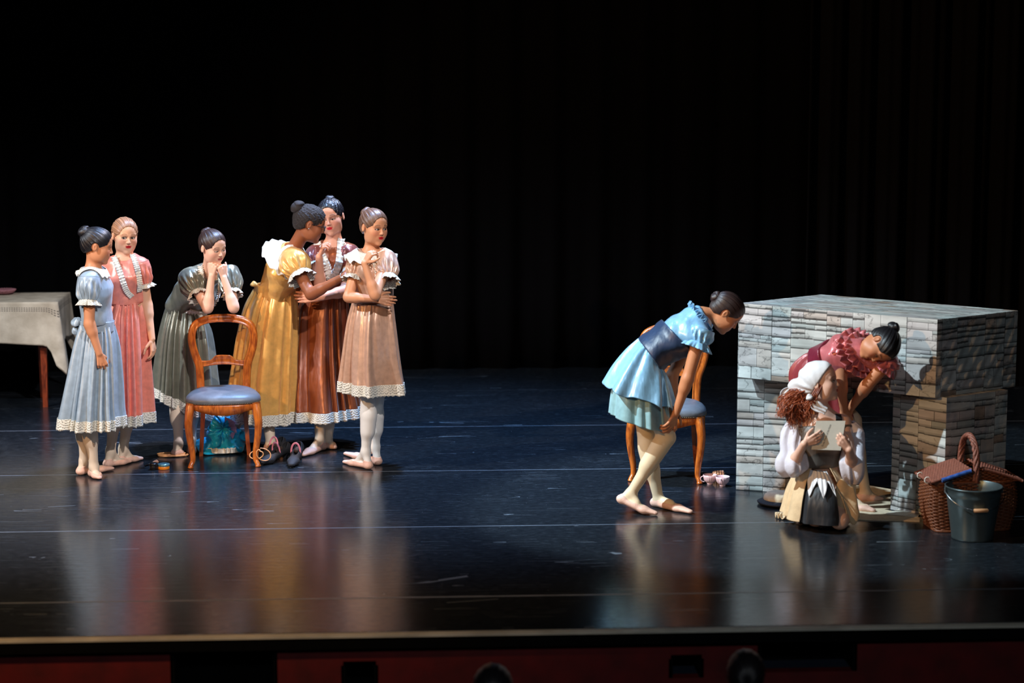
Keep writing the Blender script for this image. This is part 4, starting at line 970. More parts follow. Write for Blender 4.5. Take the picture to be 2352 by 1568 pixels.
heel_shoe('black heeled shoe pointing toward the audience with a pink strap, set apart on the right', FL(668, 1076), FL(688, 1052) + [0, .045, 0], strap=.05)
heel_shoe('black heeled shoe behind the others, tipped toward the chair leg', FL(600, 1058), FL(640, 1040) + [.03, .03, 0], strap=-.2)
c = FL(598, 1050, .05); a = np.linspace(0, 2 * np.pi * 2, 160)
p = np.stack([c[0] + .0 + .04 * np.sin(a) + .03 * np.sin(a * .5), c[1] - .02 + .02 * np.cos(a * .5), c[2] + .020 + .036 * np.cos(a) * (1 - .3 * (a > 6.28))], 1)
v, f = tube(p, .0034, 7); solo('ribbon_cord', v, f, MAT['gold_cord'], 'gold cord looped in the air over the black shoes', 'cord', c)

# ---------------------------------------------------------------- tea cups
MAT['china'] = plain('pink_fluted_china', (226, 188, 190), .25, var=.08, scale=20); MAT['china_in'] = plain('cream_china', (225, 205, 190), .3)
def cup(label, c, ang, tip=0.0):
    c = np.array(c); root = thing('tea_cup', label, 'cup', c, 'pink fluted tea cups on the floor'); n = 72; a = np.linspace(0, 2 * np.pi, n, endpoint=False)
    pr = [(.0001, .0), (.016, .0), (.017, .004), (.015, .007), (.024, .014), (.034, .026), (.038, .042), (.0405, .056), (.039, .0562), (.036, .042), (.031, .026), (.020, .014), (.0001, .011)]
    fl_ = lambda z, i: .0016 * np.abs(np.sin(a * 9)) * (.01 < z < .056) * (i < 8)
    v = np.array([np.stack([(r + fl_(z, i)) * np.cos(a), (r + fl_(z, i)) * np.sin(a), z + 0 * a], 1) for i, (r, z) in enumerate(pr)])
    Rm = lambda V: (V @ np.array([[1, 0, 0], [0, math.cos(tip), math.sin(tip)], [0, -math.sin(tip), math.cos(tip)]])) + c + [0, 0, .03 * abs(math.sin(tip))]
    obj('cup_body', Rm(v.reshape(-1, 3)), gridfaces(len(pr), n, False, True), MAT['china'], root)
    t = np.linspace(-.5 * np.pi, .5 * np.pi, 16); d = np.array([math.cos(ang), math.sin(ang), 0]); p = np.array([d * (.033 + .022 * math.cos(q)) + np.array([0, 0, .032 + .017 * math.sin(q)]) for q in t])
    m = MB(); m.tube(p, .0028, 8, up=(-d[1], d[0], 0)); v, f = m.data(); obj('handle', Rm(v), f, MAT['china'], root)
cup('pink fluted tea cup nearest the chair leg, handle to the left', FL(1633, 1115) + [0, .04, 0], math.pi)
cup('pink fluted tea cup nearest the stone fireplace', FL(1662, 1119) + [0, .04, 0], -2.0)
# small sugar roll behind the cups
c = FL(1653, 1103); c[1] += .03
V, Q = sculpt([cap(c + [-.022, 0, .030], c + [.018, .01, .034], .020, .018), cap(c + [-.01, 0, .016], c + [.02, 0, .016], .017, .016, .01)], .0035, wr=lambda X, Y, Z: .002 * np.sin(X * 420) + .001 * np.sin(Z * 500))
solo('bread_roll', V, Q, plain('baked_crust', (214, 150, 110), .6, bump=.3, scale=60), 'small golden bread roll behind the two tea cups', 'bread', c)

# ---------------------------------------------------------------- bucket
MAT['zinc'] = plain('dark_galvanised_zinc', (88, 100, 102), .36, metal=.65, var=.22, scale=7); MAT['wire'] = plain('bright_wire', (190, 195, 200), .25, metal=1.0); MAT['grip'] = plain('pale_wooden_grip', (205, 150, 105), .5)
def bucket():
    c = FL(2242, 1243); c[1] += .075; c[2] = 0; r0, r1, h = .103, .142, .272
    root = thing('bucket', 'dark galvanised metal bucket in front of the wicker basket', 'bucket', c)
    v, f = lathe([(.0001, .006), (r0 - .004, .006), (r0, .0), (r0 + .003, .004), (r0 + .0025, .012), (r1 - .006, h - .05), (r1 - .004, h - .046), (r1 - .004, h - .040), (r1 - .002, h - .006), (r1 + .004, h - .003), (r1 + .005, h + .002), (r1, h + .004), (r1 - .003, h), (r1 - .006, h - .04), (r0 - .003, .012), (.0001, .012)], 72, c)
    obj('bucket_body', v, f, MAT['zinc'], root)
    v, f = lathe([(.0001, h - .075), (r1 - .014, h - .075)], 48, c); obj('water', v, f, plain('still_water', (60, 80, 85), .05, spec=.9), root)
    for s_ in (-1, 1):
        m = MB(); m.box(c + [s_ * (r1 + .002), 0, h - .018], (.010, .026, .034)); m.build('ear', MAT['zinc'], root, smooth=False)
    t = np.linspace(0, np.pi, 60); p = np.stack([-(r1 + .012) * np.cos(t), -np.sin(t) ** .8 * .128 + 0 * t, h - .012 - .085 * np.sin(t)], 1); p[:, 1] -= .012 * np.sin(t)
    p = np.vstack([[-(r1 + .004), 0, h - .014], p, [(r1 + .004), 0, h - .014]]); m = MB(); m.tube(p + c, .0022, 8, up=(0, 0, 1)); bh = m.build('bail_handle', MAT['wire'], root)
    q = c + [.0, -.1405, h - .097]; m = MB(); m.tube([q + [-.036, .001, 0], q + [-.034, 0, 0], q + [.034, 0, 0], q + [.036, .001, 0]], [.006, .0105, .0105, .006], 14); m.build('grip', MAT['grip'], bh)
bucket()

# ---------------------------------------------------------------- wicker picnic basket
MAT['wicker'] = plain('brown_wicker', (112, 62, 34), .5, bump=.3, scale=90, var=.35); MAT['wicker2'] = plain('lit_pink_wicker', (134, 80, 64), .55, bump=.3, scale=90, var=.3); MAT['blue_cloth'] = satin('blue_checked_cloth', (30, 80, 160), .6, 0)  # second wicker: pinkish light on the basket top put into its colour
def basket():
    rot = -.02; bl, br = FL(2146, 1218), FL(2322, 1217); W_ = np.linalg.norm(br - bl); dep = .235; c = (bl + br) / 2 + [0, -.03, 0]; ang = math.atan2((br - bl)[1], (br - bl)[0]) + .10; c = c + [math.sin(-ang) * dep / 2, math.cos(ang) * dep / 2, 0]
    root = thing('picnic_basket', 'brown wicker picnic basket with two hinged lids, standing behind the bucket', 'basket', c)
    X = lambda v: rotz(np.asarray(v, float) + c, ang, c); hw, hd = W_ / 2, dep / 2; H_ = .255
    def prof(t): return 1 + .20 * np.sin(np.clip(t, 0, 1) * np.pi * .82) ** 1.0
    def ringpt(a, t, ex=0):
        x = np.sign(np.cos(a)) * np.abs(np.cos(a)) ** .28; y = np.sign(np.sin(a)) * np.abs(np.sin(a)) ** .28
        k = prof(t); return np.stack([x * (hw * (1 + (k - 1) * .8) + ex), y * (hd * (1 + (k - 1) * .35) + ex)], -1)
    def perim(N, t, ex=0):        # even arc spacing
        a = np.linspace(0, 2 * np.pi, 1500); p = ringpt(a, t, ex); s = np.concatenate([[0], np.cumsum(np.linalg.norm(np.diff(p, axis=0), axis=1))]); q = np.linspace(0, s[-1], N, endpoint=False)
        return np.stack([np.interp(q, s, p[:, 0]), np.interp(q, s, p[:, 1])], 1)
    ns = 44; m = MB()
    for i in range(ns):
        P = [];
        for t in np.linspace(0, 1, 9): xy = perim(ns, t)[i]; P.append([xy[0], xy[1], .004 + t * H_ * (1 + .0)])
        m.tube(P, .0035, 5)
    v, f = m.data(); o = obj('stakes', X(v), f, MAT['wicker'], root); o['kind'] = 'stuff'
    m = MB(); nr = 30
    for j in range(nr):
        t = j / (nr - 1); N = ns * 6; xy = perim(N, t); nn = xy / np.linalg.norm(xy, axis=1)[:, None]; w = .0052 * np.cos(np.arange(N) / 6 * np.pi + (j % 2) * np.pi)
        m.tube(np.column_stack([xy + nn * w[:, None], np.full(N, .005 + t * H_)]), .0046, 5, closed=True)
    v, f = m.data(); o = obj('weave', X(v), f, MAT['wicker'], root); o['kind'] = 'stuff'
    m = MB(); N = 160
    for t, zz, rr in ((0, .006, .008), (1, H_ + .006, .009)):
        xy = perim(N, t, .002); m = MB(); m.tube(np.column_stack([xy + 0, np.full(N, zz)]), rr, 8, closed=True)
        v, f = m.data(); obj('rim', X(v), f, MAT['wicker'], root)
    # inner dark bottom
    m = MB(); m.box((0, 0, .008), (2 * hw * .97, 2 * hd * .97, .006)); v, f = m.data(); obj('base_board', X(v), f, MAT['wicker'], root)
    pk = .335; ex = hw * 1.14; lipz = H_ + .012
    for s_ in (-1, 1):   # roof-like lids with gable pieces under them
        nl = 30; m = MB(); L = [];
        for i in range(nl):
            u = i / (nl - 1); x = s_ * (.035 + (ex - .035 + .012) * u); z = pk - (pk - lipz) * u ** 1.15
            N = 60; y = np.linspace(-hd * 1.08, hd * 1.08, N); m.tube(np.column_stack([np.full(N, x), y, z + .0022 * np.cos(np.arange(N) / 60 * 14 * np.pi + i * np.pi)]), .0052, 5)
        for q in range(15):
            y = -hd * 1.06 + q / 14 * hd * 2.12; uu = np.linspace(0, 1, 20); m.tube(np.column_stack([s_ * (.035 + (ex - .023) * uu), np.full(20, y), pk - (pk - lipz) * uu ** 1.15]), .0038, 5)
        v, f = m.data(); o = obj('lid', X(v), f, MAT['wicker2'], root)
        m = MB(); uu = np.linspace(0, 1, 20)
        for y in (-hd * 1.09, hd * 1.09): m.tube(np.column_stack([s_ * (.03 + (ex - .012) * uu), np.full(20, y), pk - .002 - (pk - lipz) * uu ** 1.15]), .008, 7)
        m.tube([(s_ * (ex + .015), -hd * 1.09, lipz), (s_ * (ex + .015), hd * 1.09, lipz)], .008, 7)
        v, f = m.data(); obj('lid_edge', X(v), f, MAT['wicker2'], root)
    m = MB()
    for y in (-hd * 1.02, hd * 1.02):
        for j in range(9):
            z = H_ + .012 + j * .0085; x = ex * (1 - ((z - lipz) / (pk - lipz)) ** .9) ; N = 40
            if x < .03: continue
            xx = np.linspace(-x, x, N); m.tube(np.column_stack([xx, y + .004 * np.cos(xx * 160 + j * np.pi), np.full(N, z)]), .0042, 5)
    v, f = m.data(); o = obj('gable_weave', X(v), f, MAT['wicker'], root); o['kind'] = 'stuff'
    t = np.linspace(0, 1, 60); th = t * np.pi; y = -hd * 1.04 * np.cos(th); z = .27 + .215 * np.sin(th) ** .62; m = MB()
    for k in range(4):
        a = k * np.pi / 2 + t * 22; m.tube(np.column_stack([.010 * np.cos(a), y + .006 * np.sin(a) * np.sign(np.cos(th)), z + .008 * np.sin(a)]), .0095, 7)
    v, f = m.data(); obj('handle', X(v), f, MAT['wicker2'], root, label='twisted arched handle')
    for q in (-.06, .06):
        a = np.linspace(0, 2 * np.pi, 20, endpoint=False); m = MB(); m.tube(np.column_stack([np.full(20, -(ex + .012)) + .014 * np.cos(a), q + 0 * a, lipz + .0 + .016 * np.sin(a)]), .003, 6, closed=True); v, f = m.data(); obj('hinge_loop', X(v), f, MAT['lace_plain'], root, label='pale hinge loop')
    a = np.linspace(0, 2 * np.pi, 24, endpoint=False); m = MB(); zz = pk - .028; m.tube(np.column_stack([-.085 + .020 * np.cos(a), .02 * np.sin(a) - .01, zz + .012 + .011 * np.cos(a)]), .004, 6, closed=True); v, f = m.data(); obj('lid_ring', X(v), f, MAT['wicker2'], root)
    # cloth peeping out under the left lid
    u = np.linspace(0, 1, 40); P = np.column_stack([-.19 + .155 * u, -hd * 1.10 - .006 + 0 * u, lipz + .012 + (pk - lipz) * .86 * (u * .80 + .02)]); m = MB(); m.tube(X(P), .012 + .0008 * np.sin(u * 26), 10, up=(0, 0, 1), flat=.9); v, f = m.data()
    solo('blue_cloth', v, f, MAT['blue_cloth'], 'blue cloth peeping out under the left lid of the wicker basket', 'cloth', X(P[:1])[0])
basket()

# ---------------------------------------------------------------- hat on the floor
def hat():
    c = FL(1797, 1163); c[1] += .06; c[2] = 0; root = thing('black_hat', 'black brimmed hat with cream crown on the floor behind the kneeling girl', 'hat', c)
    v, f = lathe([(.0001, .002), (.09, .002), (.125, .010), (.128, .016), (.12, .020), (.095, .030), (.09, .028), (.0001, .006)], 60, c); obj('brim', v, f, MAT['canvas'], root)
    v, f = lathe([(.092, .024), (.094, .034), (.088, .052), (.075, .064), (.045, .070), (.0001, .071)], 48, c); obj('crown', v, f, MAT['mat'], root)
hat()
# ---------------------------------------------------------------- people
def hairmat(name, rgb, hi=None, rough=.38):
    k = NT(name); c = lin(rgb); tc = k.n('ShaderNodeTexCoord'); at = k.n('ShaderNodeAttribute', attribute_name='st'); cb = k.n('ShaderNodeCombineXYZ'); k.l(at.outputs['Fac'], cb.inputs[0]); vm = k.n('ShaderNodeVectorMath', operation='MULTIPLY_ADD'); k.l(tc.outputs['Object'], vm.inputs[0]); vm.inputs[1].default_value = (.12, .12, .12); k.l(cb.outputs[0], vm.inputs[2])
    nz = k.n('ShaderNodeTexNoise', i_Scale=24.0, i_Detail=5.0); k.l(vm.outputs[0], nz.inputs['Vector'])
    h = lin(hi or tuple(min(255, x * 1.5 + 8) for x in rgb)); r = k.ramp(nz.outputs[0], [(.35, c), (.7, h)]); k.l(r.outputs[0], k.b.inputs['Base Color']); k.set(Roughness=rough, Specular_IOR_Level=.6); k.bump(nz.outputs[0], .5, .006); return k.m
MAT['h_black'] = hairmat('black_hair', (16, 14, 17)); MAT['h_dark'] = hairmat('dark_brown_hair', (38, 25, 22)); MAT['h_blond'] = hairmat('sandy_blond_hair', (126, 90, 66)); MAT['h_lbrown'] = hairmat('light_brown_hair', (80, 56, 42))
MAT['h_afro'] = hairmat('tight_curled_dark_hair', (20, 13, 11), (38, 25, 20), rough=.8); MAT['h_red'] = hairmat('auburn_hair', (112, 48, 26), (178, 92, 54))
MAT['slipper'] = plain('pink_ballet_canvas', (232, 186, 165), .6, bump=.15, scale=120, var=.05)
def JJ(Y0, **k): return {n: PY(v[0], v[1], Y0 + (v[2] if len(v) > 2 else 0)) for n, v in k.items()}
def dress(root, info, T, mat, rows, lace_rows, seed, waist_row=None, neck_r=.068, off=.013, coll=None, pleats=15, amp=(.006, .034), amp_w=.0024, sash=None, neck_drop=.0, clips=(), sharp=.85):
    g, up, f, rt, s = info['g'], info['up'], info['f'], info['rt'], info['s']
    bodice(root, T, [half(g['waist'] - up * .012, -up), ballcut(g['neck'] + up * (.03 - neck_drop) + f * .012, neck_r)] + list(clips), mat, off=off, seed=seed, amp=amp_w)
    cloth(root, 'skirt', rows, mat, pleats=pleats, amp=amp, seed=seed, capt=True, lace_rows=lace_rows, sharp=sharp)
    if sash: band(root, 'sash', sash, mat)
    if coll: collar(root, g['neck'] - up * coll.get('d', .0), nrm(up + f * coll.get('lean', .25)), nrm(f - up * coll.get('lean', .25)), rt, coll.get('r0', .058), coll.get('r1', .092), coll.get('mat', MAT['lace_plain']), drop=coll.get('drop', .022), amp=coll.get('amp', .007), waves=coll.get('waves', 15), label=coll.get('label', 'white frilled collar'), back=coll.get('back', -.006), over=(T, off + .006))

# 1 --- girl in blue-grey, profile to the right, far left
Y = 12.08; S1 = satin('blue_grey_satin', (160, 178, 192), .38)
g = JJ(Y, neck=(213, 622, 0), chest=(217, 662, 0), waist=(222, 738, 0), pelvis=(220, 798, 0), shR=(206, 646, -.115), shL=(216, 640, .115), elR=(205, 742, -.14), wrR=(228, 812, -.15),
       elL=(226, 738, .15), wrL=(236, 806, .13), knR=(203, 958, -.05), anR=(216, 1072, -.03), knL=(194, 950, .06), anL=(193, 1057, .06))
g['toeR'] = FL(228, 1101); g['toeL'] = FL(256, 1080)
M = head_frame(93, 12)
root, P, T, I = person("", FL(213, 1088), g, dict(c=PY(224, 564, Y), M=M, s=.203),
    hands=[dict(w=g['wrR'], d=(.25, .0, -1), n=(-.3, 1, -.1), side=1, curl=(40, 60, 40)), dict(w=g['wrL'], d=(.1, 0, -1), n=(-.3, -1, 0), side=-1, curl=(30, 40, 30))],
    s=.86, skin=(208, 140, 100), face=dict(lip=(150, 60, 60), brow=(30, 20, 18), lid=.7), hair=dict(mat=MAT['h_black'], bun=(0, -.44, .32), bun_r=.19), mat_shoe=MAT['slipper'], fwd=(1, -.05, 0), bust=.35)
root['label'] = 'girl in a pale blue-grey satin dress in profile, black bun, nearest the table'
dress(root, I, T, S1, [(186, 742, 260, 745, Y, .095), (174, 790, 268, 792, Y, .13), (161, 865, 273, 866, Y, .17), (150, 925, 275, 925, Y, .19), (145, 955, 277, 957, Y, .195)],
      [(145, 953, 277, 955, Y, .195), (142, 977, 278, 978, Y, .2)], 1, coll=dict(r0=.054, r1=.088, drop=.03), sash=[(183, 734, 262, 736, Y, .1), (183, 745, 262, 748, Y, .104), (183, 757, 262, 760, Y, .105)], off=.017)
puff(root, g['shR'] + [-.004, .01, .025], g['shR'] * .55 + g['elR'] * .45 + [-.005, 0, 0], .028, .060, .044, S1, .034, seed=1)
puff(root, g['shL'] + [0, -.01, .02], g['shL'] * .55 + g['elL'] * .45, .028, .058, .044, S1, .034, seed=2)
for dx, dz, r_ in ((-.012, .012, .024), (-.022, -.035, .02)):
    b = PY(180, 745, Y - .03) + [dx, 0, dz]; V, Q = sculpt([ell(b, np.eye(3), (.024, .03, r_), .01)], .004, wr=wrk(8, .006, 60)); obj('sash_bow', V, Q, S1, root)

# 2 --- girl in pink, looking at the camera
Y = 12.38; S2 = satin('salmon_pink_satin', (238, 142, 122), .36)
g = JJ(Y, neck=(285, 598, 0), chest=(288, 632, 0), waist=(292, 690, 0), pelvis=(293, 745, 0), shR=(248, 614, .02), shL=(323, 610, -.02), elR=(248, 700, .05), wrR=(268, 780, .0), elL=(337, 697, .0), wrL=(349, 778, -.06),
       knR=(268, 920, -.03), anR=(254, 1036, -.03), knL=(300, 920, .03), anL=(283, 1030, .07))
g['toeR'] = FL(296, 1064); g['toeL'] = FL(323, 1057); M = head_frame(24, 6, 3)
root, P, T, I = person('', FL(275, 1058), g, dict(c=PY(287, 541, Y), M=M, s=.207), hands=[dict(w=g['wrL'], d=(.12, -.05, -1), n=(-.9, .3, 0), side=-1, curl=(18, 25, 20)), dict(w=g['wrR'], d=(.05, 0, -1), n=(.9, .2, 0), side=1, curl=(20, 30, 20))],
    s=.88, skin=(232, 176, 140), face=dict(lip=(196, 24, 34), brow=(130, 88, 60), iris=(60, 44, 34), gaze=(-.02, .0), blush=.35), hair=dict(mat=MAT['h_blond']), mat_shoe=MAT['slipper'], fwd=(.3, -1, 0))
root['label'] = 'girl in a long salmon pink dress with white bodice ruffles and blond hair, smiling'
dress(root, I, T, S2, [(253, 693, 326, 690, Y, .085), (243, 735, 334, 732, Y, .14), (239, 800, 339, 798, Y, .165), (238, 880, 343, 876, Y, .175), (238, 950, 346, 944, Y, .18)], [(238, 948, 346, 942, Y, .18), (238, 970, 347, 966, Y, .184)], 2,
      sash=[(254, 676, 322, 674, Y, .088), (253, 688, 325, 686, Y, .092), (253, 698, 327, 695, Y, .093)], neck_r=.062)
trim_on(root, T, [(262, 590), (272, 615), (282, 645), (291, 668), (303, 682)], 13, MAT['lace_plain'], amp=.007); trim_on(root, T, [(304, 585), (314, 612), (320, 645), (320, 670)], 13, MAT['lace_plain'], amp=.007)
for q, A, E, sd in ((1, g['shL'], g['elL'], 3), (-1, g['shR'], g['elR'], 4)): puff(root, A + [-.012 * q, 0, .024], A * .52 + E * .48, .028, .054, .041, S2, .024, seed=sd)

# 3 --- girl in grey, leaning her chin on her fists over the chair back
Y = 12.96; S3 = satin('grey_green_satin', (118, 118, 102), .30, .3)
g = JJ(Y, neck=(480, 622, -.22), chest=(452, 662, -.12), waist=(420, 704, .0), pelvis=(415, 760, .06), shR=(440, 640, -.20), shL=(524, 632, -.22), elR=(477, 708, -.40), wrR=(486, 634, -.38), elL=(537, 707, -.40), wrL=(514, 638, -.38),
       knR=(408, 910, -.12), anR=(410, 1018, -.30), knL=(440, 910, -.08), anL=(440, 1010, -.24))
g['toeR'] = FL(417, 1045); g['toeL'] = FL(440, 1040); M = head_frame(42, 14, -4)
root, P, T, I = person('', FL(425, 1035), g, dict(c=PY(489, 567, Y - .34), M=M, s=.205), hands=[dict(w=g['wrR'], d=(.15, -.1, 1), n=(.5, .9, .1), side=1, curl=(75, 85, 60), thumb=.5), dict(w=g['wrL'], d=(-.15, -.05, 1), n=(-.5, .8, 0), side=-1, curl=(80, 90, 60))],
    s=.88, skin=(236, 186, 158), face=dict(lip=(176, 90, 84), brow=(60, 40, 34), lid=.45, gaze=(.02, -.02)), hair=dict(mat=MAT['h_dark'], bun=(.0, -.36, .34), bun_r=.17), mat_shoe=MAT['slipper'], fwd=(.55, -.8, -.45))
root['label'] = 'girl in a grey satin dress resting her chin on both fists over the chair back'
dress(root, I, T, S3, [(402, 662, 454, 716, Y + .0, .10), (386, 700, 474, 742, Y + .02, .14), (371, 755, 484, 780, Y + .0, .17), (361, 825, 494, 865, Y - .03, .17), (355, 886, 503, 944, Y - .06, .17)], [(355, 884, 503, 942, Y - .06, .17), (353, 904, 506, 966, Y - .07, .172)], 3,
      neck_r=.066, amp_w=.0045, amp=(.006, .028), pleats=17)
trim_on(root, T, [(462, 612), (463, 635), (468, 655), (472, 680)], 14, MAT['lace_plain'], amp=.009); trim_on(root, T, [(512, 625), (508, 650), (500, 680), (490, 700)], 14, MAT['lace_plain'], amp=.009)
trim_on(root, T, [(432, 712), (446, 716), (460, 720), (474, 722)], 16, MAT['lace_plain'], amp=.009)
puff(root, g['shR'] + [-.02, .0, .035], g['shR'] * .5 + g['elR'] * .5 + [-.012, 0, 0], .03, .074, .050, S3, .036, seed=5, flare=1.3); puff(root, g['shL'] + [.0, 0, .035], g['shL'] * .5 + g['elL'] * .5 + [.006, 0, 0], .03, .062, .045, S3, .034, seed=6, flare=1.3)

# 4 --- woman in gold, glasses, leaning to the right
Y = 12.88; S4 = satin('gold_satin', (230, 174, 92), .33, .2)
g = JJ(Y, neck=(672, 578, -.10), chest=(654, 618, -.06), waist=(632, 668, .0), pelvis=(624, 725, .0), shR=(668, 592, -.22), shL=(676, 590, .04), elR=(714, 676, -.36), wrR=(792, 634, -.48), elL=(700, 660, .12), wrL=(660, 690, .10),
       knR=(608, 900, -.04), anR=(622, 1020, -.13), knL=(575, 900, .03), anL=(530, 1000, .12))
g['toeR'] = FL(648, 1046); g['toeL'] = FL(560, 1022); M = head_frame(97, 18, 0)
root, P, T, I = person('', FL(605, 1042), g, dict(c=PY(712, 513, Y - .18), M=M, s=.218), hands=[dict(w=g['wrR'], d=(.78, .08, .62), n=(.35, .75, -.6), side=1, curl=(28, 38, 25), sc=1.08), dict(w=g['wrL'], d=(-.6, .2, -.5), n=(0, -1, 0), side=-1)],
    s=.98, skin=(150, 88, 56), face=dict(lip=(130, 50, 48), brow=(25, 16, 14), blush=.1, lid=.3), hair=dict(mat=MAT['h_afro'], bun=(0, -.46, .34), bun_r=.21, fluff=.0018), mat_shoe=MAT['slipper'], fwd=(1, 0, -.35))
root['label'] = 'tall girl in a golden satin dress and glasses, leaning in with a dark top bun'
dress(root, I, T, S4, [(585, 664, 678, 674, Y, .12), (566, 705, 681, 712, Y, .15), (552, 765, 680, 768, Y, .165), (541, 835, 678, 836, Y, .175), (531, 900, 677, 902, Y, .18), (525, 942, 676, 944, Y, .185)], [(525, 940, 676, 942, Y, .185), (522, 962, 676, 968, Y, .188)], 4,
      coll=dict(r0=.068, r1=.165, drop=.075, waves=13, amp=.010, lean=.15), sash=[(586, 652, 676, 655, Y, .125), (584, 662, 679, 667, Y, .13), (584, 670, 680, 677, Y, .13)], off=.02, neck_r=.075, amp=(.007, .032), pleats=17)
puff(root, g['shR'] + [-.004, .015, .02], g['shR'] * .56 + g['elR'] * .44, .034, .085, .058, S4, .045, seed=7, pl=12, flare=1.45)
b = PY(588, 655, Y - .05); V, Q = sculpt([ell(b + [-.01, 0, 0], np.eye(3), (.032, .02, .014), .01)], .004, wr=wrk(8, .005, 60)); obj('sash_bow', V, Q, S4, root)
def specs(root, I):
    c, M, s = I['hc'], I['M'], I['hs']; W = lambda q: c + (np.array(q) * s) @ M; m = MB(); a = np.linspace(0, 2 * np.pi, 28, endpoint=False)
    for x in (-1, 1): m.tube([W((x * .135 + .088 * np.cos(t), .44 - .02 * abs(np.cos(t)), -.015 + .066 * np.sin(t))) for t in a], .0019, 6, closed=True); m.tube([W((x * .222, .425, .01)), W((x * .30, .36, .015)), W((x * .345, .05, .02)), W((x * .352, -.08, -.02))], .0018, 6)
    m.tube([W((-.05, .44, .0)), W((0, .455, .012)), W((.05, .44, .0))], .0018, 6); m.build('glasses', MAT['black_gloss'], root, label='thin dark glasses')
specs(root, I)
w_ = g['wrR']; d = nrm(g['wrR'] - g['elR']); a = np.linspace(0, 2 * np.pi, 24, endpoint=False); u = nrm(np.cross(d, [0, 1, 0])); v_ = np.cross(d, u)
m = MB(); m.tube([w_ - d * .012 + (u * np.cos(t) + v_ * np.sin(t)) * .0275 for t in a], .002, 6, closed=True); m.build('bracelet', MAT['wire'], root, label='thin silver bracelet')
e_ = I['hc'] + (np.array((-.35, -.02, -.13)) * I['hs']) @ I['M']; V, Q = sculpt([ell(e_, np.eye(3), (.0045,) * 3)], .002, pad=.01); obj('earring', V, Q, MAT['wire'], root)

# 5 --- woman in brown behind the golden dress
Y = 13.02; S5 = satin('chestnut_brown_satin', (134, 62, 20), .33, .2); S5b = satin('plum_brown_satin', (134, 66, 58), .3, .2)
g = JJ(Y, neck=(768, 560, 0), chest=(762, 606, 0), waist=(752, 668, 0), pelvis=(750, 728, 0), shR=(724, 584, .0), shL=(806, 582, -.02), elR=(735, 654, -.20), wrR=(733, 590, -.28), elL=(794, 668, -.16), wrL=(728, 684, -.27),
       knR=(735, 900, -.05), anR=(735, 1012, -.25), knL=(765, 900, -.06), anL=(752, 1008, -.16))
g['toeR'] = FL(697, 1049); g['toeL'] = FL(768, 1032); M = head_frame(-10, 6, -8)
root, P, T, I = person('', FL(745, 1036), g, dict(c=PY(760, 498, Y - .02), M=M, s=.224), hands=[dict(w=g['wrR'], d=(.35, -.15, 1), n=(.8, .1, -.3), side=1, curl=(50, 60, 40), sc=.95), dict(w=g['wrL'], d=(-1, -.05, .05), n=(0, 1, -.1), side=-1, curl=(15, 20, 15))],
    s=.98, skin=(228, 160, 128), face=dict(lip=(200, 20, 30), brow=(30, 20, 18), lid=.4, gaze=(-.012, -.01), blush=.3), hair=dict(mat=MAT['h_black'], bun=(0, -.22, .46), bun_r=.14, fluff=.0012), mat_shoe=MAT['slipper'], fwd=(-.2, -1, 0))
root['label'] = 'girl in a dark chestnut brown dress behind the golden one, fist at her chin'
dress(root, I, T, S5, [(702, 670, 796, 673, Y, .11), (686, 715, 801, 717, Y, .145), (681, 790, 806, 790, Y, .18), (678, 870, 814, 868, Y - .04, .21), (676, 940, 824, 932, Y - .08, .22)], [(676, 938, 824, 930, Y - .08, .22), (675, 960, 827, 952, Y - .09, .225)], 5, neck_r=.08, off=.014, pleats=13, amp=(.006, .03))
trim_on(root, T, [(783, 550), (782, 575), (778, 605), (768, 630), (755, 642)], 18, MAT['lace_plain'], amp=.010, waves=11); trim_on(root, T, [(730, 560), (742, 590), (752, 612), (758, 640)], 18, MAT['lace_plain'], amp=.010, waves=11)
puff(root, g['shL'] + [-.03, 0, .03], g['shL'] * .62 + g['elL'] * .38 + [.008, 0, 0], .035, .070, .055, S5b, .04, seed=9, pl=12, flare=1.3); puff(root, g['shR'] + [.02, 0, .02], g['shR'] * .62 + g['elR'] * .38, .035, .060, .05, S5b, .035, seed=10)

# 6 --- girl in beige, right end of the group
Y = 12.24; S6 = satin('rosy_beige_satin', (204, 162, 136), .30, .2)
g = JJ(Y, neck=(853, 580, 0), chest=(857, 622, 0), waist=(858, 688, 0), pelvis=(860, 735, 0), shR=(823, 597, .0), shL=(888, 598, -.02), elR=(800, 682, -.11), wrR=(862, 686, -.20), elL=(862, 678, -.26), wrL=(837, 604, -.24),
       knR=(846, 945, -.04), anR=(840, 1036, -.02), knL=(862, 945, .08), anL=(862, 1026, .10))
g['toeR'] = FL(793, 1065); g['toeL'] = FL(795, 1046); M = head_frame(36, 6, 2)
root, P, T, I = person('', FL(835, 1058), g, dict(c=PY(859, 521, Y - .02), M=M, s=.207), hands=[dict(w=g['wrR'], d=(1, -.02, -.16), n=(0, 1, -.1), side=1, curl=(12, 18, 12)), dict(w=g['wrL'], d=(.5, -.1, .8), n=(.75, .55, -.4), side=-1, curl=(45, 60, 40), thumb=.4)],
    s=.86, skin=(216, 152, 112), tights=(238, 234, 226), face=dict(lip=(200, 18, 30), brow=(75, 52, 38), gaze=(.016, .0), lid=.2), hair=dict(mat=MAT['h_lbrown'], bun=(0, -.42, .34), bun_r=.17), mat_shoe=MAT['slipper'], fwd=(.4, -.92, 0))
root['label'] = 'girl in a rosy beige satin dress with white tights, one arm across her waist'
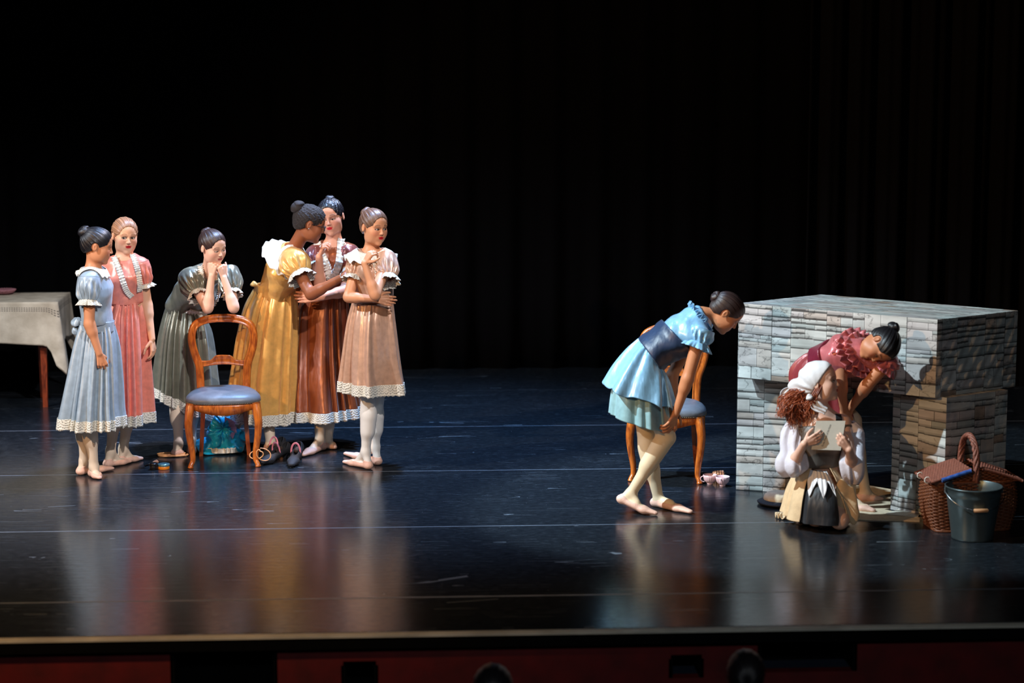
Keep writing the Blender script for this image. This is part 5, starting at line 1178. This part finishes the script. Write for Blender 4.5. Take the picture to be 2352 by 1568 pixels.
dress(root, I, T, S6, [(812, 694, 902, 696, Y, .10), (803, 740, 907, 741, Y, .14), (796, 805, 914, 806, Y, .17), (792, 850, 920, 851, Y, .18), (790, 876, 924, 877, Y, .185)], [(790, 874, 924, 875, Y, .185), (789, 898, 927, 900, Y, .19)], 6,
      coll=dict(r0=.058, r1=.128, drop=.03, waves=11, amp=.010, lean=.2), neck_r=.066, pleats=11, amp=(.005, .03), off=.014)
trim_on(root, T, [(862, 600), (868, 615), (870, 635)], 20, MAT['lace_plain'], amp=.008, waves=8)
puff(root, g['shL'] + [-.008, 0, .026], g['shL'] * .5 + g['elL'] * .5 + [.035, 0.03, 0], .03, .062, .050, S6, .045, seed=11, flare=1.4); puff(root, g['shR'] + [.012, .01, .02], g['shR'] * .55 + g['elR'] * .45, .028, .050, .042, S6, .034, seed=12)

# 7 --- girl in light blue, bent over with a hand on her knee
Y = 11.02; S7 = satin('sky_blue_satin', (146, 198, 232), .30, .15); S7b = satin('navy_satin', (24, 46, 78), .45, .0)
g = JJ(Y, neck=(1612, 724, 0), chest=(1566, 764, 0), waist=(1502, 806, 0), pelvis=(1466, 846, .0), shR=(1607, 772, -.125), shL=(1604, 748, .13), elR=(1580, 868, -.16), wrR=(1552, 950, -.155), elL=(1543, 862, .14), wrL=(1545, 936, .10),
       hipR=(1474, 868, -.08), hipL=(1474, 862, .08), knR=(1531, 1004, -.08), anR=(1449, 1133, -.04), knL=(1486, 1018, .06), anL=(1513, 1148, .08))
g['toeR'] = FL(1504, 1183); g['toeL'] = FL(1584, 1180); g['heelR'] = PY(1428, 1146, Y - .04); M = frame_from((.70, -.08, -.70), (.70, -.06, .71))
root, P, T, I = person('', FL(1495, 1178), g, dict(c=PY(1668, 718, Y), M=M, s=.205), hands=[dict(w=g['wrR'], d=(-.42, -.12, -.85), n=(-.75, .75, -.05), side=1, curl=(28, 32, 22), spread=9, thumb=.2), dict(w=g['wrL'], d=(-.1, 0, -1), n=(0, -1, 0), side=-1)],
    s=.90, skin=(206, 134, 92), tights=(232, 208, 172), face=dict(lip=(150, 50, 54), brow=(50, 32, 26), lid=.5), hair=dict(mat=MAT['h_dark'], bun=(0, -.48, .10), bun_r=.17), mat_shoe=MAT['slipper'], fwd=(.62, 0, -.75))
root['label'] = 'girl bending over in a sky blue dress with a navy corset, hand on her knee'
up, f, rt, s = I['up'], I['f'], I['rt'], I['s']
bodice(root, T, [half(g['waist'] - up * .01, -up), ballcut(g['neck'] + up * .02 + f * .01, .066)], S7, off=.016, seed=7, amp=.004)
bodice(root, [q for q in T], [half(g['waist'] - up * .03, -up), half(g['waist'] * .16 + g['chest'] * .84, nrm(up - f * .12))], S7b, off=.029, seed=8, amp=.002, name='corset', label='navy corset waistband')
cloth(root, 'underskirt', [(1450, 815, 1508, 852, Y, .10), (1425, 850, 1524, 890, Y, .15), (1410, 900, 1533, 940, Y, .175), (1404, 950, 1537, 986, Y, .185)], satin('pale_blue_underskirt', (150, 190, 195), .4, .1), pleats=15, amp=(.004, .014), seed=71)
cloth(root, 'skirt', [(1468, 779, 1519, 840, Y, .115), (1444, 803, 1532, 868, Y, .155), (1414, 842, 1541, 902, Y, .195), (1389, 884, 1548, 932, Y, .215)], S7, pleats=9, amp=(.005, .030), seed=72, capt=True, hemwave=.010)
NR = dict(waves=15, amp=.012); nk = g['neck'] - up * .012
collar(root, nk, nrm(up), f, rt, .052, .098, S7, name='neck_ruffle', over=(T, .022), drop=-.0, waves=17, amp=.012, label='pale blue pleated neck ruffle', rx=1.2)
for q in 'RL':
    A, E = g['sh' + q], g['el' + q]; d = nrm(E - A); u = nrm(np.cross(d, [1, 0, 0.2])); v_ = np.cross(d, u)
    puff(root, A - d * .035 + up * .01, A + d * .035, .035, .058, .052, S7, .036, S7, seed=13, flare=1.55, pl=13, name='cap_sleeve', lace_label='pale blue ruffled cuff')

# 8 --- girl in deep pink bending down behind the kneeling one
Y = 10.96; S8 = satin('deep_rose_satin', (206, 112, 116), .32, .15); S8b = satin('burgundy_satin', (122, 18, 48), .38, .1); S8c = satin('wine_red_skirt', (150, 52, 56), .4, .1)
g = JJ(Y, neck=(1988, 806, -.24), chest=(1950, 815, -.15), waist=(1900, 832, -.04), pelvis=(1868, 874, .02), shR=(1938, 792, -.20), shL=(2038, 832, -.29), elR=(1931, 876, -.22), wrR=(1938, 940, -.15), elL=(1992, 884, -.26), wrL=(1953, 938, -.10),
       hipR=(1878, 880, -.02), hipL=(1880, 878, .10), knR=(1942, 972, -.05), anR=(1955, 1146, .04), knL=(1958, 966, .06), anL=(1988, 1130, .22))
g['toeR'] = FL(2004, 1177); g['toeL'] = FL(2022, 1150); M = frame_from((-.22, -.45, -.86), (.86, -.46, .02))
root, P, T, I = person('', FL(1960, 1170), g, dict(c=PY(2022, 793, Y - .33), M=M, s=.202), hands=[dict(w=g['wrR'], d=(.1, -.1, -1), n=(0, .9, -.3), side=1), dict(w=g['wrL'], d=(-.45, 0, -.9), n=(0, .9, -.3), side=-1)],
    s=.90, skin=(204, 134, 96), tights=(228, 200, 170), face=dict(lip=(150, 50, 54), brow=(45, 30, 26), lid=.5), hair=dict(mat=MAT['h_black'], bun=(0, -.52, .28), bun_r=.17), mat_shoe=MAT['slipper'], fwd=(.2, -.6, -.8))
root['label'] = 'girl in a rose pink dress with burgundy waistband bending down under the stone lintel'
up, f, rt, s = I['up'], I['f'], I['rt'], I['s']
bodice(root, T, [half(g['waist'] - up * .01, -up), ballcut(g['neck'] + up * .03, .062)], S8, off=.016, seed=17, amp=.004)
bodice(root, T, [half(g['waist'] - up * .02, -up), half(g['waist'] * .5 + g['chest'] * .5, up)], S8b, off=.027, seed=18, amp=.002, name='waistband', label='burgundy satin waistband')
cloth(root, 'skirt', [(1884, 806, 1914, 862, Y - .04, .11), (1849, 818, 1932, 892, Y - .02, .135), (1820, 852, 1948, 932, Y - .0, .13), (1822, 905, 1958, 970, Y - .01, .12)], S8c, pleats=13, amp=(.005, .018), seed=19, capt=True)
for i, (r0, r1, dd, dr) in enumerate(((.050, .110, .012, .004), (.075, .135, .035, .010))):
    collar(root, g['neck'] - up * dd, nrm(up - f * .0), f, rt, r0, r1, S8, name='neck_ruffle', drop=dr, waves=19, amp=.011, label='rose pleated neck ruffle', rx=1.25)
for q in 'RL':
    A, E = g['sh' + q], g['el' + q]; d = nrm(E - A); puff(root, A - d * .035, A + d * .012, .032, .054, .050, S8, .034, S8, seed=14, flare=1.5, pl=12, name='cap_sleeve', lace_label='rose ruffled cuff')

# 9 --- kneeling girl reading a letter
Y = 10.66; S9 = plain('cream_cotton', (222, 190, 148), .75, bump=.3, scale=30, var=.08); S9k = satin('black_cotton_sateen', (20, 22, 28), .5, .0, bump=.4); S9w = plain('white_cotton', (232, 230, 232), .75, bump=.15, scale=50, var=.04)
S9s = plain('sheer_white_voile', (235, 228, 236), .6, bump=.7, scale=22, alpha=.74, var=.04); S9c = satin('grey_brown_bodice', (104, 92, 82), .5, 0)
g = JJ(Y, neck=(1886, 946, .0), chest=(1886, 992, -.01), waist=(1884, 1052, .0), pelvis=(1882, 1092, .05), shR=(1838, 974, .01), shL=(1937, 970, -.01), elR=(1822, 1064, -.10), wrR=(1847, 1019, -.22), elL=(1957, 1062, -.10), wrL=(1950, 1032, -.21),
       hipR=(1860, 1100, .05), hipL=(1906, 1100, .05))
for q, kx, ax, ky in (('R', 1874, 1850, -.10), ('L', 1929, 1905, -.18)):
    g['kn' + q] = PY(kx, 1186, Y + ky); g['kn' + q][2] = .062; g['an' + q] = PY(ax, 1160, Y + .17); g['an' + q][2] = .05; g['toe' + q] = g['an' + q] + [0, .12, -.03]; g['heel' + q] = g['an' + q] + [0, .03, .03]
M = head_frame(64, -10, 2)
root, P, T, I = person('', FL(1880, 1200) * [1, 1, 0], g, dict(c=PY(1886, 877, Y - .02), M=M, s=.207), hands=[dict(w=g['wrR'], d=(.86, -.05, .38), n=(.0, 1, .05), side=1, curl=(16, 22, 14), sc=.95, spread=1), dict(w=g['wrL'], d=(-.62, -.05, .66), n=(-.1, 1, .1), side=-1, curl=(22, 28, 18), sc=.95, spread=1)],
    s=.86, skin=(242, 192, 168), tights=(236, 186, 160), face=dict(lip=(180, 70, 70), brow=(150, 85, 55), iris=(60, 70, 60), gaze=(.02, .01)), hair=None, mat_shoe=MAT['slipper'], fwd=(.15, -1, 0))
root['label'] = 'kneeling girl with a white headscarf and long auburn hair holding a letter'
up, f, rt, s = I['up'], I['f'], I['rt'], I['s']
bodice(root, T, [half(g['chest'] + up * .035, nrm(up * 1 - f * .2)), half(g['waist'] - up * .04, -up)], S9c, off=.012, seed=21, amp=.003, label='grey brown bodice')
trim_on(root, T, [(1925, 951), (1927, 962), (1925, 975), (1922, 990)], 14, S9k, off=.008, amp=.001, name='shoulder_strap', label='black shoulder strap')
def sleeve(rows, seed): cloth(root, 'puff_sleeve', rows, S9s, pleats=8, amp=(.007, .009), nt=60, na=160, seed=seed, label='sheer white puffed sleeve', gather=.002, alt=1.1)
sleeve([(1812, 968, 1846, 974, Y, .04), (1799, 990, 1848, 996, Y, .06), (1796, 1015, 1845, 1018, Y - .03, .055), (1797, 1036, 1845, 1036, Y - .06, .052), (1787, 1056, 1850, 1054, Y - .08, .07), (1788, 1078, 1852, 1074, Y - .09, .07), (1803, 1094, 1838, 1088, Y - .09, .045)], 31)
sleeve([(1938, 972, 1962, 968, Y, .04), (1936, 988, 1980, 984, Y, .06), (1938, 1015, 1984, 1014, Y - .02, .055), (1932, 1040, 1983, 1040, Y - .05, .055), (1928, 1062, 1985, 1062, Y - .07, .065), (1934, 1090, 1982, 1090, Y - .07, .06), (1944, 1110, 1970, 1110, Y - .06, .03)], 32)
cloth(root, 'skirt', [(1852, 1066, 1912, 1068, Y, .085), (1830, 1090, 1930, 1092, Y, .15), (1812, 1130, 1948, 1132, Y, .20), (1803, 1165, 1962, 1164, Y, .21), (1798, 1182, 1968, 1180, Y, .21)], S9, pleats=11, amp=(.004, .02), seed=33, arc=(-58, 228), na=300)
cloth(root, 'black_overskirt', [(1855, 1072, 1908, 1072, Y - .01, .10), (1832, 1098, 1934, 1100, Y - .01, .165), (1818, 1135, 1946, 1136, Y - .01, .22), (1812, 1168, 1952, 1168, Y - .01, .235), (1812, 1184, 1948, 1184, Y - .01, .24)], S9k, pleats=9, amp=(.003, .014), seed=34, arc=(217, 291), na=120, label='black overskirt panel')
# pointed white apron
u = np.linspace(0, 1, 60); n = 16; R = crom(rows3([(1850, 1072, 1910, 1073, Y - .012, .118), (1838, 1090, 1928, 1092, Y - .012, .168), (1822, 1124, 1946, 1126, Y - .012, .225)]), n); aa = np.radians(216 + (288 - 216) * u); zig = .48 + .52 * np.abs(((u * 2.4 + .55) % 1) * 2 - 1); v = []
for j in range(n):
    t = j / (n - 1) * zig; Ri = np.array([[np.interp(tt, np.linspace(0, 1, n), R[:, k_, c_]) for k_ in range(3) for c_ in range(3)] for tt in t]).reshape(-1, 3, 3)
    v.append(Ri[:, 0] + Ri[:, 1] * np.cos(aa)[:, None] + Ri[:, 2] * np.sin(aa)[:, None] + np.array([0, -.004, 0]) * np.sin(aa * 30)[:, None])
o = obj('pointed_apron', np.array(v).reshape(-1, 3), gridfaces(n, 60), S9w, root, label='white apron with pointed hem'); solidify(o, .003)
# skirt tails lying on the floor
tp = np.array([FL(x, y, .006) for x, y in ((1836, 1196), (1815, 1186), (1795, 1180), (1780, 1180))]); tw = np.array([[.03, -.05, 0], [-.01, -.09, 0], [-.03, -.10, 0], [-.01, -.07, 0]])
ribbon(root, 'skirt_tail', tp, tw, np.tile([0, 0, 1.], (4, 1)), S9, amp=.009, waves=5, base=.009, rows=14, thick=.003)
for nm, pts, mt in (('skirt_tail', [(1935, 1120), (1945, 1150), (1955, 1175), (1962, 1186)], S9), ('overskirt_tail', [(1850, 1196), (1880, 1204), (1910, 1204), (1945, 1198)], S9k)):
    Pp = []
    for i, (x, y) in enumerate(pts):
        if nm == 'skirt_tail' and mt is S9 and x > 1900: Pp.append(PY(x, y, Y - .16 + .0 * i))
        else: Pp.append(FL(x, y, .012))
    Pp = crom(np.array(Pp), 40); V, Q = sculpt([cap(Pp[i], Pp[i + 4], .030 + .008 * math.sin(i * .4), .030, .02, (0, 0, 1) if x < 1900 or mt is S9k else (0, 1, 0), .30) for i in range(0, 36, 4)], .0045, wr=lambda X, Y_, Z: .006 * np.sin(X * 90 + 30 * Y_) + .005 * np.sin(Y_ * 190 + X * 20)); obj(nm, V, Q, mt, root)
# scarf
c, M, hs = I['hc'], I['M'], I['hs']; W9 = lambda q: c + (np.array(q) * hs) @ M
def scut(X, Y_, Z):
    x, y, z = X - c[0], Y_ - c[1], Z - c[2]; q = [(M[i, 0] * x + M[i, 1] * y + M[i, 2] * z) / hs for i in range(3)]
    a = (q[1] - .30) * .765 - (q[2] - .36) * .644; b = (-.40 - .6 * (q[1] + .34)) - q[2]
    return np.maximum(a, b) * hs
PS = [ell(W9((0, -.08, .13)), M, np.array((.385, .47, .42)) * hs, .02), ell(W9((0, .10, .18)), M, np.array((.32, .32, .33)) * hs, .06 * hs), ell(W9((0, -.28, -.05)), M, np.array((.31, .30, .26)) * hs, .05), ell(W9((0, -.54, -.02)), M, np.array((.17, .34, .19)) * hs, .09 * hs)]
V, Q = sculpt(PS, .0036, clip=[scut], wr=lambda X, Y_, Z: .0035 * np.sin(np.arctan2(Z - W9((-.3, -.02, -.22))[2], X - W9((-.3, -.02, -.22))[0]) * 13) * (.4 + .6 * np.sin(X * 37))); obj('headscarf', V, Q, S9w, root, label='white cotton headscarf')
kn = PY(1859, 912, Y - .10)
V, Q = sculpt([ell(kn, np.eye(3), (.016, .014, .018), .01)], .0032, wr=wrk(4, .002, 120)); obj('scarf_knot', V, Q, S9w, root)
def tail(pts, w, mt, nm='scarf_tail', Yo=0.):
    L = crom(np.array([PY(x, y, Y + d_) for x, y, d_ in pts]), 24); tg = np.gradient(L, axis=0); wd = np.array([nrm(np.cross(t_, [0, 1, 0])) for t_ in tg]); t = np.linspace(0, 1, 24)[:, None]; uu = np.linspace(-1, 1, 14)
    v = L[:, None] + wd[:, None] * (uu[None, :, None] * (w * (.35 + 1.0 * np.sin(np.clip(t * 1.25, 0, 1) * np.pi * .8))[:, :, None])) + np.array([0, 1, 0]) * (.006 * np.sin(uu * 7))[None, :, None]
    o = obj(nm, v.reshape(-1, 3), gridfaces(24, 14), mt, root); solidify(o, .003)
tail([(1818, 890, .10), (1806, 905, .1), (1797, 920, .1)], .024, S9w); tail([(1862, 920, -.09), (1876, 932, -.10), (1898, 944, -.11)], .020, S9w)
# loose wavy hair
rs = np.random.RandomState(5); m = MB(); st = PY(1846, 898, Y + .02)
for i in range(520):
    a = st + np.array([rs.uniform(-.045, .035), rs.uniform(-.07, .07), rs.uniform(-.03, .02)]); ex, ey = rs.uniform(1786, 1862), rs.uniform(935, 985)
    if ex < 1812: ey = min(ey, 955)
    b = PY(ex, ey, Y + rs.uniform(-.09, .06)); mid = (a + b) / 2 + np.array([rs.uniform(-.05, .0), rs.uniform(-.03, .03), rs.uniform(.0, .03)])
    q = crom(np.array([a, mid, b]), 34); t = np.linspace(0, 1, 34)[:, None]; ph = rs.rand(3) * 6; q = q + np.array([.014, .014, .010]) * t ** .7 * np.sin(t * rs.uniform(5, 11) + ph)
    m.tube(q, (.0029 * (1 - .6 * t ** 2))[:, 0] * rs.uniform(.6, 1.2), 5)
for i in range(26):
    a = W9((-.27, .12 - rs.rand() * .1, -.05 + rs.rand() * .1)); b = PY(rs.uniform(1845, 1870), rs.uniform(925, 960), Y - .09); q = crom(np.array([a, (a + b) / 2 + [0, -.01, 0], b]), 20); m.tube(q + .004 * np.sin(np.linspace(0, 9, 20))[:, None], .0028, 5)
m.build('hair', MAT['h_red'], root, label='long wavy auburn hair')
# the letter
def letter():
    Yl = Y - .205; c = [PY(1875, 966, Yl + .02), PY(1942, 966, Yl + .02), PY(1931, 1034, Yl - .02), PY(1864, 1032, Yl - .02)]; n = nrm(np.cross(c[1] - c[0], c[3] - c[0]));
    if n[1] > 0: n = -n
    ctr = sum(c) / 4; r0 = thing('letter', 'folded white card with handwriting, held up by the kneeling girl', 'letter', ctr)
    for nm, k_ in (('card_front', 0), ('card_back', .004)):
        v = [p - n * k_ for p in c] + [p - n * (k_ + .0012) for p in c]; obj(nm, v, [[0, 1, 2, 3], [7, 6, 5, 4], [0, 4, 5, 1], [1, 5, 6, 2], [2, 6, 7, 3], [3, 7, 4, 0]], MAT['paper'], r0, smooth=False)
    # line of slanted handwriting running up the card
    U, Vv = (c[1] - c[0] + c[2] - c[3]) / 2, (c[0] - c[3] + c[1] - c[2]) / 2; O = c[3]; m = MB(); rs = np.random.RandomState(2)
    def onc(x, y): return O + U * x + Vv * y + n * .0007
    words = [('T', 'o'), ('T', 'h', 'e'), ('P', 'r', 'i', 'n', 'c', 'e'), ('o', 'f'), ('T', 'h', 'e'), ('L', 'a', 'n', 'd')]
    cu = bpy.data.curves.new('handwriting', 'FONT'); cu.body = 'To the Princess of the House'; cu.size = 1; cu.shear = .35; o = bpy.data.objects.new('handwriting', cu); me = o.to_mesh(); co = np.array([v_.co[:] for v_ in me.vertices]); fc = [list(p.vertices) for p in me.polygons]; o.to_mesh_clear(); bpy.data.objects.remove(o); bpy.data.curves.remove(cu)
    co[:, 0] -= co[:, 0].min(); L = co[:, 0].max(); x0, y0, x1, y1 = .38, .10, .53, .86
    e = onc(x1, y1) - onc(x0, y0); Ln = np.linalg.norm(e); e = e / Ln; h_ = np.cross(n, e); k_ = Ln / L; v = onc(x0, y0) + e * (co[:, :1] * k_) + h_ * (co[:, 1:2] * k_ * 1.25)
    obj('handwriting', v, fc, plain('dark_ink', (45, 40, 42), .6), r0, smooth=False, label='line of slanted dark handwriting')
letter()

# ---------------------------------------------------------------- heads in the auditorium
MAT['dark_jacket'] = plain('dark_jacket', (18, 17, 20), .9)
def spectator(px, py, rpx, Ya, label):
    c = PY(px, py + rpx, Ya); s = rpx * 2 / FPX * Ya / .70; M = head_frame(176, -6); base = np.array([c[0], c[1], -1.0])
    root = thing('person', label, 'person', base, 'seated spectators seen from behind'); z0 = c[2]; nk = c + [0, -.02, -.17]
    P = head_prims(c, M, s) + [cap(c + [0, 0, -.07], nk, .05, .055, .03)]
    sh = [nk + [q * .17, -.01, -.07] for q in (-1, 1)]; P += [cap(nk + [0, 0, -.05], p, .06, .055, .04) for p in sh] + [cap(nk + [0, 0, -.1], nk + [0, -.03, -.45], .15, .14, .06, (0, 1, 0), .7)]
    for q, p in zip((-1, 1), sh): P += [cap(p, p + [q * .04, .02, -.26], .05, .042, .03), cap(p + [q * .04, .02, -.26], p + [-q * .02, .22, -.34], .04, .03, .02)]; P += hand_prims(p + [-q * .02, .22, -.34], (-q * .4, .9, -.1), (0, 0, -1), q, s=.95)
    for q in (-1, 1): k1 = nk + [q * .10, .38, -.50]; P += [cap(nk + [q * .09, 0, -.47], k1, .085, .06, .04), cap(k1, np.array([k1[0], k1[1], -.93]), .058, .04, .02), cap(np.array([k1[0], k1[1] - .02, -.96]), np.array([k1[0], k1[1] + .15, -.965]), .04, .035, .02)]
    V, Q = sculpt(P, .012, [(c, np.full(3, .14), .006)]); obj('body', V, Q, MAT['skin'], root, col=np.tile(lin((120, 85, 70)), (len(V), 1)))
    Pj = [p for p in P if p['g'] == 'body']; V, Q = sculpt(Pj[1:], .012, off=.009, clip=[half(nk + [0, 0, -.02], (0, 0, 1))]); obj('clothes', V, Q, MAT['dark_jacket'], root)
    hair_parts(root, 'hair', c, M, s, MAT['h_black'])
    # seat under the spectator
    st = thing('theatre_seat', label.replace('spectator with dark hair', 'dark theatre seat'), 'seat', base + [0, .05, 0], 'dark theatre seats of the front row'); zz = nk[2] - .58
    def rb(nm, cc, d):
        V, Q = sculpt([cap(cc + [-d[0] / 2 + d[1] / 2, 0, 0], cc + [d[0] / 2 - d[1] / 2, 0, 0], d[1] / 2, d[1] / 2, .01, (0, 0, 1), d[2] / d[1])], .012); obj(nm, V, Q, MAT['red_seat'], st)
    rb('cushion', np.array([nk[0], nk[1] + .16, zz]), (.46, .44, .10)); m = MB(); m.box((nk[0], nk[1] - .19, zz + .26), (.46, .06, .46)); m.build('backrest', MAT['red_seat'], st, smooth=False)
    for q in (-1, 1): m = MB(); m.box((nk[0] + q * .25, nk[1] + .05, (zz - 1.0) / 2 + .08), (.04, .40, zz + 1.0 + .14)); m.build('side_frame', MAT['black_gloss'], st, smooth=False)
MAT['red_seat'] = plain('dark_seat_velvet', (40, 10, 12), .95)
spectator(1712, 1508, 44, 7.9, 'spectator with dark hair in the front row below the kneeling girl')
spectator(1132, 1541, 46, 7.8, 'spectator with dark hair in the front row at the bottom middle')
